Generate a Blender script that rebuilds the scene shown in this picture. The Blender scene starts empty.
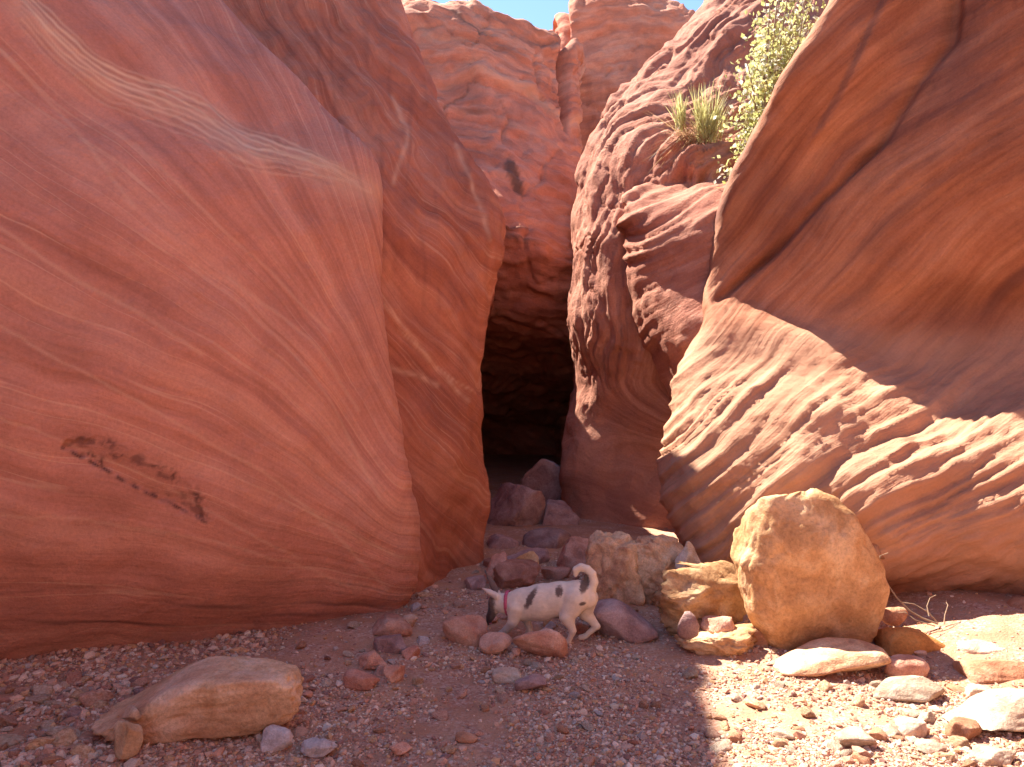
import bpy, bmesh, math, random
import numpy as np
from mathutils import Vector

# ------------------------------------------------------------------ camera, sky, sun, exposure
S = bpy.context.scene
COL = S.collection
R = math.radians
F = 760.0                       # focal length in pixels of a 1024 px wide frame
CX, CY, CH = 512.0, 383.5, 1.5  # principal point, eye height

cam_d = bpy.data.cameras.new('camera')
cam_d.sensor_width = 36.0
cam_d.lens = 36.0 * F / 1024.0
cam_d.clip_end = 2000.0
cam_d.clip_start = 0.05
cam = bpy.data.objects.new('camera', cam_d)
COL.objects.link(cam)
cam.location = (0, 0, CH)
cam.rotation_euler = (R(90), 0, 0)
S.camera = cam

SUN_AZ, SUN_EL = -46.0, 53.0    # degrees, azimuth from +Y towards +X
SUN_DIR = np.array([math.sin(R(SUN_AZ)) * math.cos(R(SUN_EL)), math.cos(R(SUN_AZ)) * math.cos(R(SUN_EL)), math.sin(R(SUN_EL))])
w = bpy.data.worlds.new('World')
S.world = w
w.use_nodes = True
wn = w.node_tree
sky = wn.nodes.new('ShaderNodeTexSky')
sky.sky_type = 'NISHITA'
sky.sun_disc = False
sky.sun_elevation = R(SUN_EL)
sky.sun_rotation = R(SUN_AZ)
sky.air_density = 1.0
sky.dust_density = 0.0
sky.ozone_density = 3.0
bg = wn.nodes['Background']
bg.inputs['Strength'].default_value = 0.05
wn.links.new(sky.outputs[0], bg.inputs['Color'])

sl = bpy.data.lights.new('sun', 'SUN')
sl.energy = 3.25
sl.angle = R(0.55)
sl.color = (1.0, 0.90, 0.76)
so = bpy.data.objects.new('sun', sl)
COL.objects.link(so)
so.rotation_euler = Vector(SUN_DIR).to_track_quat('Z', 'Y').to_euler()

S.view_settings.view_transform = 'Standard'
S.view_settings.look = 'None'
S.view_settings.gamma = 1.0
S.view_settings.exposure = 2.6
S.view_settings.use_curve_mapping = False
try:
    S.cycles.max_bounces = 10
    S.cycles.diffuse_bounces = 7
except Exception:
    pass

# ------------------------------------------------------------------ noise
_rng = np.random.RandomState(7)
_perm = _rng.permutation(256)
_perm = np.concatenate([_perm, _perm, _perm])
_g = _rng.normal(size=(256, 3))
_g /= np.linalg.norm(_g, axis=1)[:, None]


def perlin(p):
    p = np.asarray(p, float)
    i = np.floor(p).astype(int)
    f = p - i
    i &= 255
    u = f * f * f * (f * (f * 6 - 15) + 10)
    r = 0
    for dx in (0, 1):
        wx = u[..., 0] if dx else 1 - u[..., 0]
        for dy in (0, 1):
            wy = u[..., 1] if dy else 1 - u[..., 1]
            for dz in (0, 1):
                wz = u[..., 2] if dz else 1 - u[..., 2]
                h = _perm[_perm[_perm[(i[..., 0] + dx) & 255] + ((i[..., 1] + dy) & 255)] + ((i[..., 2] + dz) & 255)]
                g = _g[h]
                d = g[..., 0] * (f[..., 0] - dx) + g[..., 1] * (f[..., 1] - dy) + g[..., 2] * (f[..., 2] - dz)
                r = r + wx * wy * wz * d
    return r * 1.5


def fbm(p, oct=4, gain=0.5, lac=2.03):
    r, a = 0, 1.0
    p = np.asarray(p, float)
    for k in range(oct):
        r = r + a * perlin(p + 17.3 * k)
        p = p * lac
        a *= gain
    return r


def sstep(a, b, x):
    t = np.clip((x - a) / (b - a), 0, 1)
    return t * t * (3 - 2 * t)


def P(px, py, Y):
    return ((px - CX) / F * Y, Y, CH - (py - CY) / F * Y)


# ------------------------------------------------------------------ materials
def new_mat(name):
    m = bpy.data.materials.new(name)
    m.use_nodes = True
    nt = m.node_tree
    return m, nt, nt.nodes['Principled BSDF']


def N(nt, t, **kw):
    n = nt.nodes.new(t)
    for k, v in kw.items():
        setattr(n, k, v)
    return n


def noise(nt, vec, scale, detail=5, rough=0.55, dist=0.0):
    n = N(nt, 'ShaderNodeTexNoise')
    n.inputs['Scale'].default_value = scale
    n.inputs['Detail'].default_value = detail
    n.inputs['Roughness'].default_value = rough
    n.inputs['Distortion'].default_value = dist
    nt.links.new(vec, n.inputs['Vector'])
    return n.outputs['Fac']


def ramp(nt, fac, stops):
    n = N(nt, 'ShaderNodeValToRGB')
    cr = n.color_ramp
    while len(cr.elements) < len(stops):
        cr.elements.new(0.5)
    for e, (p, c) in zip(cr.elements, stops):
        e.position = p
        e.color = (c, c, c, 1) if isinstance(c, (int, float)) else (c[0], c[1], c[2], 1)
    nt.links.new(fac, n.inputs[0])
    return n.outputs[0]


def mix(nt, fac, a, b, mode='MIX'):
    n = N(nt, 'ShaderNodeMix', data_type='RGBA', blend_type=mode)
    if isinstance(fac, (int, float)):
        n.inputs[0].default_value = fac
    else:
        nt.links.new(fac, n.inputs[0])
    for s, v in ((6, a), (7, b)):
        if isinstance(v, tuple):
            n.inputs[s].default_value = (v[0], v[1], v[2], 1)
        else:
            nt.links.new(v, n.inputs[s])
    return n.outputs[2]


def math_n(nt, op, a, b=None):
    n = N(nt, 'ShaderNodeMath', operation=op)
    for i, v in enumerate((a, b)):
        if v is None:
            continue
        if isinstance(v, (int, float)):
            n.inputs[i].default_value = v
        else:
            nt.links.new(v, n.inputs[i])
    return n.outputs[0]


def bump(nt, h, strength, dist, bs, prev=None):
    n = N(nt, 'ShaderNodeBump')
    n.inputs['Strength'].default_value = strength
    n.inputs['Distance'].default_value = dist
    nt.links.new(h, n.inputs['Height'])
    if prev is not None:
        nt.links.new(prev, n.inputs['Normal'])
    if bs is not None:
        nt.links.new(n.outputs[0], bs.inputs['Normal'])
    return n.outputs[0]


def sandstone(name, dark, mid, light, cream, stain_shade, kb=12, ka=0.8, bed_bump=0.35, grain=0.3, contrast=1.0, lines=0.0):
    m, nt, bs = new_mat(name)
    bs.inputs['Roughness'].default_value = 0.9
    bs.inputs['Specular IOR Level'].default_value = 0.2
    at = N(nt, 'ShaderNodeAttribute', attribute_name='bedv').outputs['Vector']
    mk = N(nt, 'ShaderNodeAttribute', attribute_name='mark').outputs['Color']
    sep = N(nt, 'ShaderNodeSeparateColor')
    nt.links.new(mk, sep.inputs[0])
    obj = N(nt, 'ShaderNodeTexCoord').outputs['Object']
    mp = N(nt, 'ShaderNodeMapping')
    mp.inputs['Scale'].default_value = (kb, ka, 1)
    nt.links.new(at, mp.inputs[0])
    mp2 = N(nt, 'ShaderNodeMapping')
    mp2.inputs['Scale'].default_value = (kb * 4.5, ka * 2.2, 1)
    nt.links.new(at, mp2.inputs[0])
    n1 = noise(nt, mp.outputs[0], 1.0, 5, 0.6, 0.15)
    n2 = noise(nt, mp2.outputs[0], 1.0, 6, 0.65, 0.1)
    big = noise(nt, obj, 0.9, 4, 0.6)
    patch = noise(nt, obj, 3.1, 6, 0.65, 0.6)
    fine = noise(nt, obj, 60, 4, 0.7)
    c = ramp(nt, n1, [(0.30, dark), (0.48, mid), (0.62, light), (0.72, mid)])
    l2 = ramp(nt, n2, [(0.30, 0.62), (0.5, 1.0), (0.68, 1.22)])
    c = mix(nt, 0.75 * contrast, c, l2, 'MULTIPLY')
    c = mix(nt, 0.5, c, ramp(nt, big, [(0.3, (0.78, 0.72, 0.70)), (0.7, (1.2, 1.15, 1.08))]), 'MULTIPLY')
    c = mix(nt, 0.45, c, ramp(nt, patch, [(0.3, (0.7, 0.66, 0.66)), (0.5, 1.0), (0.7, (1.22, 1.2, 1.15))]), 'MULTIPLY')
    c = mix(nt, 0.35, c, ramp(nt, fine, [(0.25, 0.6), (0.75, 1.35)]), 'MULTIPLY')
    if lines:
        mp3 = N(nt, 'ShaderNodeMapping')
        mp3.inputs['Scale'].default_value = (kb * 1.9, ka * 0.35, 1)
        mp3.inputs['Location'].default_value = (3.7, 1.3, 8.1)
        nt.links.new(at, mp3.inputs[0])
        n3 = noise(nt, mp3.outputs[0], 1.0, 2.0, 0.5)
        pk = ramp(nt, n3, [(0.0, 0.0), (0.535, 0.0), (0.548, 1.0), (0.561, 0.0), (0.62, 0.0)])
        c = mix(nt, math_n(nt, 'MULTIPLY', math_n(nt, 'MULTIPLY', pk, lines), ramp(nt, patch, [(0.35, 0.25), (0.6, 1.0)])), c, cream)
    c = mix(nt, sep.outputs[0], c, cream)
    c = mix(nt, sep.outputs[1], c, stain_shade)
    nt.links.new(c, bs.inputs['Base Color'])
    h = math_n(nt, 'ADD', n2, math_n(nt, 'MULTIPLY', n1, 0.6))
    b1 = bump(nt, h, bed_bump, 0.03, None)
    g = noise(nt, obj, 38, 7, 0.7)
    b2 = bump(nt, g, grain, 0.012, None, b1)
    g3 = noise(nt, obj, 8, 6, 0.65)
    bump(nt, g3, grain, 0.03, bs, b2)
    return m


def rock_mat(name, c1, c2, c3, dirt=(0.30, 0.12, 0.07), sc=6.0, bumpk=0.5):
    m, nt, bs = new_mat(name)
    bs.inputs['Roughness'].default_value = 0.88
    bs.inputs['Specular IOR Level'].default_value = 0.25
    tc = N(nt, 'ShaderNodeTexCoord').outputs['Object']
    oi = N(nt, 'ShaderNodeObjectInfo').outputs['Random']
    add = N(nt, 'ShaderNodeVectorMath', operation='ADD')
    nt.links.new(tc, add.inputs[0])
    sc10 = math_n(nt, 'MULTIPLY', oi, 37.0)
    nt.links.new(sc10, add.inputs[1])
    v = add.outputs[0]
    a = noise(nt, v, sc, 7, 0.65, 0.5)
    c = ramp(nt, a, [(0.34, c1), (0.48, c2), (0.62, c3)])
    p2 = noise(nt, v, sc * 0.45, 5, 0.6)
    c = mix(nt, math_n(nt, 'MULTIPLY', ramp(nt, p2, [(0.5, 0.0), (0.68, 1.0)]), 0.55), c, dirt)
    f = noise(nt, v, sc * 14, 5, 0.75)
    c = mix(nt, 0.6, c, ramp(nt, f, [(0.3, 0.5), (0.5, 1.0), (0.72, 1.35)]), 'MULTIPLY')
    hv = math_n(nt, 'ADD', math_n(nt, 'MULTIPLY', oi, 0.5), 0.78)
    cmb = N(nt, 'ShaderNodeCombineColor')
    for i in range(3):
        nt.links.new(hv, cmb.inputs[i])
    c = mix(nt, 1.0, c, cmb.outputs[0], 'MULTIPLY')
    nt.links.new(c, bs.inputs['Base Color'])
    b1 = bump(nt, a, bumpk, 0.05, None)
    b2 = bump(nt, noise(nt, v, sc * 5, 8, 0.7), bumpk, 0.02, None, b1)
    bump(nt, f, bumpk * 0.6, 0.006, bs, b2)
    return m


def plain(name, col, rough=0.8, col2=None, sc=20):
    m, nt, bs = new_mat(name)
    bs.inputs['Roughness'].default_value = rough
    tc = N(nt, 'ShaderNodeTexCoord').outputs['Object']
    c2 = col2 or tuple(x * 0.6 for x in col)
    c = ramp(nt, noise(nt, tc, sc, 4, 0.6), [(0.3, c2), (0.7, col)])
    nt.links.new(c, bs.inputs['Base Color'])
    return m


CREAM = (0.70, 0.47, 0.32)
STAIN = (0.075, 0.035, 0.032)
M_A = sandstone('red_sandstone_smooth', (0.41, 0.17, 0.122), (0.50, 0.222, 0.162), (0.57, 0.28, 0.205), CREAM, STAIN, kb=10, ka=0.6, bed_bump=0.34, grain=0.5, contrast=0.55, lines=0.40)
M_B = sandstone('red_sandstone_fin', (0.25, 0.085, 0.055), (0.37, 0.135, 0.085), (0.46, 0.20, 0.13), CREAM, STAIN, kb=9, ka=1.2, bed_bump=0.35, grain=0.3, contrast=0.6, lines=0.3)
M_C = sandstone('red_sandstone_far', (0.33, 0.13, 0.085), (0.46, 0.19, 0.125), (0.54, 0.26, 0.18), CREAM, (0.07, 0.05, 0.04), kb=6, ka=1.4, bed_bump=0.5, grain=0.7, contrast=0.5)
M_F = sandstone('red_sandstone_rough', (0.28, 0.115, 0.085), (0.38, 0.165, 0.115), (0.47, 0.235, 0.17), CREAM, STAIN, kb=4, ka=1.2, bed_bump=0.5, grain=0.8, contrast=0.4)
M_H = sandstone('orange_sandstone_ribbed', (0.26, 0.10, 0.058), (0.37, 0.16, 0.095), (0.46, 0.225, 0.14), CREAM, (0.10, 0.045, 0.05), kb=7, ka=0.7, bed_bump=0.5, grain=0.45, contrast=0.6)

RM = {
    'ochre': rock_mat('ochre_boulder_stone', (0.38, 0.20, 0.09), (0.52, 0.295, 0.14), (0.65, 0.43, 0.25), (0.40, 0.19, 0.09), 4.0),
    'tan': rock_mat('tan_boulder_stone', (0.38, 0.20, 0.12), (0.55, 0.34, 0.20), (0.68, 0.48, 0.32), (0.36, 0.15, 0.08), 6.0),
    'slab': rock_mat('pale_ochre_slab_stone', (0.46, 0.27, 0.15), (0.64, 0.42, 0.26), (0.74, 0.55, 0.40), (0.44, 0.21, 0.13), 5.0),
    'pink': rock_mat('pink_sandstone_rock', (0.42, 0.20, 0.14), (0.56, 0.31, 0.22), (0.66, 0.42, 0.32), (0.34, 0.12, 0.075), 9.0),
    'red': rock_mat('red_sandstone_rock', (0.34, 0.15, 0.105), (0.45, 0.22, 0.16), (0.55, 0.31, 0.235), (0.30, 0.10, 0.06), 9.0),
    'orange': rock_mat('orange_stone', (0.40, 0.17, 0.05), (0.55, 0.25, 0.075), (0.62, 0.34, 0.13), (0.42, 0.17, 0.06), 5.0),
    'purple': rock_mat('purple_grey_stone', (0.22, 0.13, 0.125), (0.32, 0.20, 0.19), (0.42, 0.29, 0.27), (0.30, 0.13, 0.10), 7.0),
    'pale': rock_mat('pale_limestone_rock', (0.40, 0.28, 0.20), (0.52, 0.39, 0.29), (0.64, 0.52, 0.41), (0.45, 0.22, 0.14), 8.0),
    'grey': rock_mat('grey_limestone_rock', (0.33, 0.28, 0.27), (0.46, 0.40, 0.39), (0.58, 0.53, 0.52), (0.38, 0.20, 0.15), 10.0),
    'brown': rock_mat('brown_sandstone_rock', (0.33, 0.15, 0.085), (0.45, 0.22, 0.125), (0.55, 0.31, 0.20), (0.33, 0.13, 0.07), 9.0),
}


# ------------------------------------------------------------------ object helpers
def tag(o, label=None, cat=None, group=None, kind=None):
    if label:
        o['label'] = label
    if cat:
        o['category'] = cat
    if group:
        o['group'] = group
    if kind:
        o['kind'] = kind
    return o


def mesh_np(name, V, Q, mat, smooth=True, parent=None, loc=None):
    V = np.asarray(V, np.float64)
    Q = np.asarray(Q, np.int32)
    if loc is not None:
        V = V - np.asarray(loc)
    me = bpy.data.meshes.new(name)
    k = Q.shape[1]
    me.vertices.add(len(V))
    me.vertices.foreach_set('co', V.astype(np.float32).ravel())
    me.loops.add(len(Q) * k)
    me.loops.foreach_set('vertex_index', Q.ravel())
    me.polygons.add(len(Q))
    me.polygons.foreach_set('loop_start', np.arange(len(Q), dtype=np.int32) * k)
    me.polygons.foreach_set('loop_total', np.full(len(Q), k, np.int32))
    me.polygons.foreach_set('use_smooth', np.full(len(Q), smooth, bool))
    me.materials.append(mat)
    me.update(calc_edges=True)
    me.validate()
    o = bpy.data.objects.new(name, me)
    COL.objects.link(o)
    if loc is not None:
        o.location = loc
    if parent is not None:
        o.parent = parent
        o.matrix_parent_inverse = parent.matrix_world.inverted()
    return o


def tubes(name, paths, mat, parent=None, loc=None, sides=6):
    """paths: list of (points, radii); all in one mesh"""
    V, Q = [], []
    for pts, rad in paths:
        pts = np.asarray(pts, float)
        n = len(pts)
        T = np.gradient(pts, axis=0)
        T /= np.linalg.norm(T, axis=1)[:, None] + 1e-9
        up = np.array([0.31, 0.17, 0.93])
        b0 = len(V)
        for i in range(n):
            a = np.cross(T[i], up)
            a /= np.linalg.norm(a) + 1e-9
            b = np.cross(T[i], a)
            for s in range(sides):
                th = 2 * math.pi * s / sides
                V.append(pts[i] + rad[i] * (math.cos(th) * a + math.sin(th) * b))
        for i in range(n - 1):
            for s in range(sides):
                s2 = (s + 1) % sides
                Q.append((b0 + i * sides + s, b0 + i * sides + s2, b0 + (i + 1) * sides + s2, b0 + (i + 1) * sides + s))
    return mesh_np(name, V, Q, mat, True, parent, loc)


# ------------------------------------------------------------------ cliffs: lofted from control nets
def hermite(C, counts):
    """C: (n, ..., d) control points along axis 0; counts: samples per segment. Non-uniform cubic."""
    n = C.shape[0]
    seg = np.linalg.norm((C[1:] - C[:-1])[..., :3], axis=-1).reshape(n - 1, -1).mean(1) ** 0.7 + 1e-4
    t = np.concatenate([[0], np.cumsum(seg)])
    D = np.zeros_like(C)
    for i in range(n):
        if i == 0:
            D[i] = (C[1] - C[0]) / seg[0]
        elif i == n - 1:
            D[i] = (C[-1] - C[-2]) / seg[-1]
        else:
            d0 = (C[i] - C[i - 1]) / seg[i - 1]
            d1 = (C[i + 1] - C[i]) / seg[i]
            D[i] = (d0 * seg[i] + d1 * seg[i - 1]) / (seg[i] + seg[i - 1])
    out = []
    for i in range(n - 1):
        k = counts[i]
        for j in range(k):
            s = j / k
            h00 = 2 * s ** 3 - 3 * s ** 2 + 1
            h10 = s ** 3 - 2 * s ** 2 + s
            h01 = -2 * s ** 3 + 3 * s ** 2
            h11 = s ** 3 - s ** 2
            out.append(h00 * C[i] + h10 * seg[i] * D[i] + h01 * C[i + 1] + h11 * seg[i] * D[i + 1])
    out.append(C[-1])
    return np.array(out)


def auto_counts(C, res):
    n = C.shape[0]
    out = []
    for i in range(n - 1):
        d = np.linalg.norm((C[i + 1] - C[i])[..., :3], axis=-1)
        L = np.percentile(d, 80)
        out.append(int(np.clip(L / res, 3, 90)))
    return out


def cliff(name, net, mat, res, bed, disp, marks=None, parent=None):
    """net rows of ('P',px,py,Y) or ('W',x,y,z); bed(px,py,pos)->(b,along); disp(pos,px,py,b,a)->metres"""
    C = np.zeros((len(net), len(net[0]), 5))
    for i, row in enumerate(net):
        for j, p in enumerate(row):
            if len(p) == 3:
                C[i, j, :3] = P(*p)
                C[i, j, 3:] = (p[0], p[1])
            else:
                x, y, z = p[1:4]
                C[i, j, :3] = (x, y, z)
                yy = max(y, 2.2)
                C[i, j, 3:] = (CX + x / yy * F, CY - (z - CH) / yy * F)
    G = hermite(C, auto_counts(C, res))
    G = np.swapaxes(G, 0, 1)
    G = hermite(G, auto_counts(G, res))
    G = np.swapaxes(G, 0, 1)
    pos = G[..., :3]
    px, py = G[..., 3], G[..., 4]
    du = np.gradient(pos, axis=1)
    dv = np.gradient(pos, axis=0)
    nn = np.cross(du, dv)
    nn /= np.linalg.norm(nn, axis=-1)[..., None] + 1e-9
    cen = pos - np.array([0, 0, CH])
    vis = (px > 0) & (px < 1024) & (py > 0) & (py < 767)
    flip = False
    if (nn * cen).sum(-1)[vis].mean() > 0:
        nn = -nn
        flip = True
    b, a = bed(px, py, pos)
    d = disp(pos, px, py, b, a)
    pos = pos + nn * d[..., None]
    r, c = pos.shape[:2]
    idx = np.arange(r * c).reshape(r, c)
    q = np.stack([idx[:-1, :-1], idx[:-1, 1:], idx[1:, 1:], idx[1:, :-1]], -1).reshape(-1, 4)
    if not flip:
        q = q
    else:
        q = q[:, ::-1]
    loc = (pos[-1, c // 2, 0], pos[-1, c // 2, 1], 0)
    o = mesh_np(name, pos.reshape(-1, 3), q, mat, True, parent, None)
    me = o.data
    at = me.attributes.new('bedv', 'FLOAT_VECTOR', 'POINT')
    at.data.foreach_set('vector', np.stack([b, a, np.zeros_like(a)], -1).astype(np.float32).ravel())
    mk = np.zeros((r, c, 4))
    mk[..., 3] = 1
    if marks:
        cr, st = marks(px, py, pos, b, a)
        mk[..., 0] = np.clip(cr, 0, 1)
        mk[..., 1] = np.clip(st, 0, 1)
    at = me.color_attributes.new('mark', 'FLOAT_COLOR', 'POINT')
    at.data.foreach_set('color', mk.astype(np.float32).ravel())
    o['_grid'] = 0
    del o['_grid']
    return o, pos, px, py


def polydist(px, py, pts):
    d = np.full(px.shape, 1e9)
    for (x0, y0), (x1, y1) in zip(pts[:-1], pts[1:]):
        vx, vy = x1 - x0, y1 - y0
        t = np.clip(((px - x0) * vx + (py - y0) * vy) / (vx * vx + vy * vy), 0, 1)
        d = np.minimum(d, np.hypot(px - x0 - t * vx, py - y0 - t * vy))
    return d


def saw(v):
    # bedding ledges: slow rise, sharp undercut
    f = v - np.floor(v)
    return f - sstep(0.82, 1.0, f) - 0.4


def cracks(p, width):
    n_ = perlin(p + 0.35 * np.stack([perlin(p * 2.1), perlin(p * 2.1 + 9), perlin(p * 2.1 + 21)], -1))
    return np.clip(1 - np.abs(n_) / width, 0, 1)


def st3(a, b, c=0.0):
    a, b, c = np.broadcast_arrays(np.asarray(a, float), b, c)
    return np.stack([a, b, c], -1)


# ---- left bulge
A_rows = [  # ridge px, py, Y ; left py, Y
    (120, -130, 5.5, -190, 4.05), (219, 0, 5.36, -40, 3.86), (278, 60, 5.28, 40, 3.80), (332, 117, 5.25, 110, 3.76),
    (368, 158, 5.12, 180, 3.6), (376, 215, 5.0, 240, 3.5), (375, 270, 4.95, 310, 3.45), (381, 335, 4.9, 380, 3.4),
    (392, 420, 4.88, 450, 3.4), (405, 485, 4.88, 520, 3.45), (415, 535, 4.93, 580, 3.55), (411, 588, 5.0, 635, 3.72),
    (396, 618, 5.05, 680, 3.92), (380, 670, 5.1, 770, 4.0)]
net = [[('W', -6.4, -4, 7.6), ('W', -5.8, 2, 7.6), ('W', -5.2, 5.4, 7.4), ('W', -4.9, 6.0, 7.2), ('W', -4.6, 6.4, 6.9), ('W', -4.3, 6.7, 6.6), ('W', -4.0, 6.9, 6.3), ('W', -3.7, 7.0, 6.1), ('W', -3.5, 7.1, 5.9), ('W', -3.4, 7.6, 5.7), ('W', -3.6, 8.2, 5.4)]]  # unseen crest out of frame, raised to keep sun off the dome
for rx, ry, rY, ly, lY in A_rows:
    row = []
    zl = P(-80, ly, lY)
    row.append(('W', zl[0] - 1.2, -4.0, zl[2]))
    row.append(('W', zl[0] - 0.55, 1.6, zl[2]))
    for t in (0, 0.2, 0.4, 0.6, 0.8, 0.93, 1.0):
        row.append((-80 + (rx + 80) * t, ly + (ry - ly) * t, lY + (rY - lY) * (0.55 * t + 0.45 * t ** 3.2)))
    e = P(rx, ry, rY)
    row.append(('W', e[0] - 0.06, e[1] + 0.45, e[2]))
    row.append(('W', e[0] - 0.8, e[1] + 1.3, e[2]))
    net.append(row)


def bedA(px, py, pos):
    u = np.sqrt(np.clip((405 - px) / 405, 0, 4) ** 2 + 0.004)
    wv = (612 - py) / 612
    b = wv / u ** 0.5
    b = b + 0.035 * perlin(pos * 1.1) + 0.012 * perlin(pos * 3.1)
    return b, px / 300 + 0.2 * perlin(pos * 0.8 + 5)


def dispA(pos, px, py, b, a):
    d = 0.035 * fbm(pos * 1.3, 3)
    r = perlin(st3(b * 11, a * 0.6))
    d += 0.010 * r + 0.005 * perlin(st3(b * 34, a * 1.1, 3.3)) + 0.003 * fbm(pos * 14, 2)
    d -= 0.010 * sstep(0.55, 0.8, perlin(pos * 9.0)) * sstep(0.1, 0.5, perlin(pos * 1.3 + 40))
    # flaked slab: a shallow scar with broken edges
    ln = np.interp(px, [62, 105, 138, 180, 206], [448, 470, 490, 510, 522])
    up_ = ln - py + 5 * perlin(st3(px / 16, py / 16)) + 3 * perlin(st3(px / 6, py / 6, 2))
    hgt = np.interp(px, [62, 80, 110, 150, 190, 206], [6, 20, 34, 40, 30, 4])
    scar = sstep(-1.5, 1.0, up_) * sstep(1.5, -1.5, up_ - hgt) * sstep(60, 66, px) * sstep(208, 203, px)
    d -= 0.022 * scar * sstep(40, 0, up_ * 1.0)
    d += 0.012 * saw(b * 5 + 0.3 * fbm(pos * 0.8, 2)) * sstep(0.0, 0.35, fbm(pos * 0.9 + 3, 2))
    return d


cream_lines = [
    ([(20, 0), (55, 38), (100, 76), (150, 96), (200, 116), (245, 142), (300, 156), (372, 192)], 5.5),
    ([(66, 10), (105, 62), (160, 84), (215, 108), (255, 140), (300, 148)], 3.0),
    ([(0, 5), (30, 45), (85, 92), (140, 110), (190, 128), (235, 150), (370, 196)], 2.5),
    ([(0, 50), (60, 115), (135, 208)], 1.2), ([(135, 145), (200, 205), (330, 330)], 0.8),
    ([(0, 228), (60, 268), (110, 296), (200, 352)], 1.2), ([(0, 325), (80, 372), (180, 425), (300, 500), (388, 590)], 0.9),
    ([(190, 265), (260, 320), (330, 400), (380, 500)], 0.9), ([(230, 280), (310, 340), (360, 410)], 0.9),
    ([(0, 418), (80, 448), (190, 500), (300, 560)], 0.7), ([(0, 510), (110, 525), (240, 548), (360, 590)], 0.8),
]
slab = [(62, 448), (105, 470), (138, 490), (180, 510), (206, 522)]
slab_blobs = [(107, 442, 9, 5), (101, 462, 4, 8), (135, 462, 4, 3), (176, 478, 4, 9), (195, 495, 6, 8), (200, 515, 8, 5), (88, 455, 12, 5), (118, 455, 9, 2), (160, 470, 14, 2)]


def smooth_line(pts):
    p_ = np.array(pts, float)[:, None, :]
    return [tuple(q_) for q_ in hermite(p_, [6] * (len(pts) - 1))[:, 0, :]]


cream_lines = [(smooth_line(p_), w_) for p_, w_ in cream_lines]
seam = [(cream_lines[0][0], dy_, wd_, k_) for dy_, wd_, k_ in ((-17, 1.3, .6), (-11, 1.9, .9), (-5, 1.5, .9), (1, 2.2, 1.0), (7, 1.4, .85), (13, 1.7, .7), (20, 1.2, .55), (27, 1.0, .4))]


def marksA(px, py, pos, b, a):
    wob = 6 * perlin(st3(px / 60, py / 60)) + 2 * perlin(st3(px / 14, py / 14))
    cr = np.zeros_like(px)
    for pts, wd in cream_lines:
        d = polydist(px + wob * 0.5, py + wob, pts)
        k = 0.9 if wd > 2 else 0.38
        br = 0.75 + 0.35 * perlin(st3(px / 90, py / 70, wd))
        if wd < 2:
            cr = np.maximum(cr, k * br * np.exp(-(d / (wd * 1.2 + 0.5)) ** 2))
    for pts, dy, wd, k in seam:
        w2 = 3.5 * perlin(st3(px / 38, py / 60, dy)) + 1.5 * perlin(st3(px / 12, py / 20, dy + 3))
        spread = 0.35 + 0.65 * sstep(385, 230, px)
        d = polydist(px + wob * 0.3, py + w2 - dy * spread, pts)
        br = 0.85 + 0.5 * perlin(st3(px / 45, dy, wd))
        cr = np.maximum(cr, k * np.clip(br, 0.1, 1) * np.exp(-(d / wd) ** 2) * (0.55 + 0.45 * sstep(375, 320, px)))
    cr = np.maximum(cr, 0.33 * np.exp(-(polydist(px, py + wob - 3, seam[0][0]) / 15) ** 2))
    st0 = np.zeros_like(px)
    for dy in (-14, -8, -2, 4, 10, 17, 24):
        w2 = 3.5 * perlin(st3(px / 38, py / 60, dy)) + 1.5 * perlin(st3(px / 12, py / 20, dy + 3))
        d = polydist(px + wob * 0.3, py + w2 - dy * (0.35 + 0.65 * sstep(385, 230, px)), seam[0][0])
        st0 = np.maximum(st0, 0.30 * np.exp(-(d / 1.2) ** 2) * np.clip(0.5 + perlin(st3(px / 30, dy, 5)), 0, 1) * sstep(372, 330, px))
    st = 0.95 * np.exp(-(polydist(px + wob * 0.4, py + wob * 0.5, slab) / 1.7) ** 2) * sstep(-0.3, 0.2, perlin(st3(px / 9, py / 9)))
    ln = np.interp(px, [62, 105, 138, 180, 206], [448, 470, 490, 510, 522])
    hgt = np.interp(px, [62, 80, 110, 150, 190, 206], [6, 20, 34, 40, 30, 4])
    fill = sstep(0, 3, ln - py + wob * 0.6) * sstep(3, -3, ln - py - hgt + wob) * (px > 62) * (px < 206)
    st = np.maximum(st, fill * (0.10 + 0.5 * sstep(0.15, 0.5, fbm(st3(px / 22, py / 14, 3), 3))))
    st = np.maximum(st, st0)
    for bx, by, rx, ry in slab_blobs:
        e = ((px - bx + wob) / rx) ** 2 + ((py - by + wob) / ry) ** 2
        st = np.maximum(st, 0.85 * np.exp(-e) * sstep(-0.35, 0.25, perlin(st3(px / 4, py / 4, bx))))
    # dark bedding streaks low on the wall
    low = sstep(560, 620, py) * (px > -200)
    st = np.maximum(st, 0.55 * low * sstep(0.22, 0.6, perlin(st3(b * 60, a * 2.2, 8))))
    return cr, st


cliff_left, _, _, _ = cliff('sandstone_cliff', net, M_A, 0.010, bedA, dispA, marksA)
tag(cliff_left, 'smooth salmon red sandstone cliff bulging over the left side with a cream seam', 'cliff', 'canyon cliffs')

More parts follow.
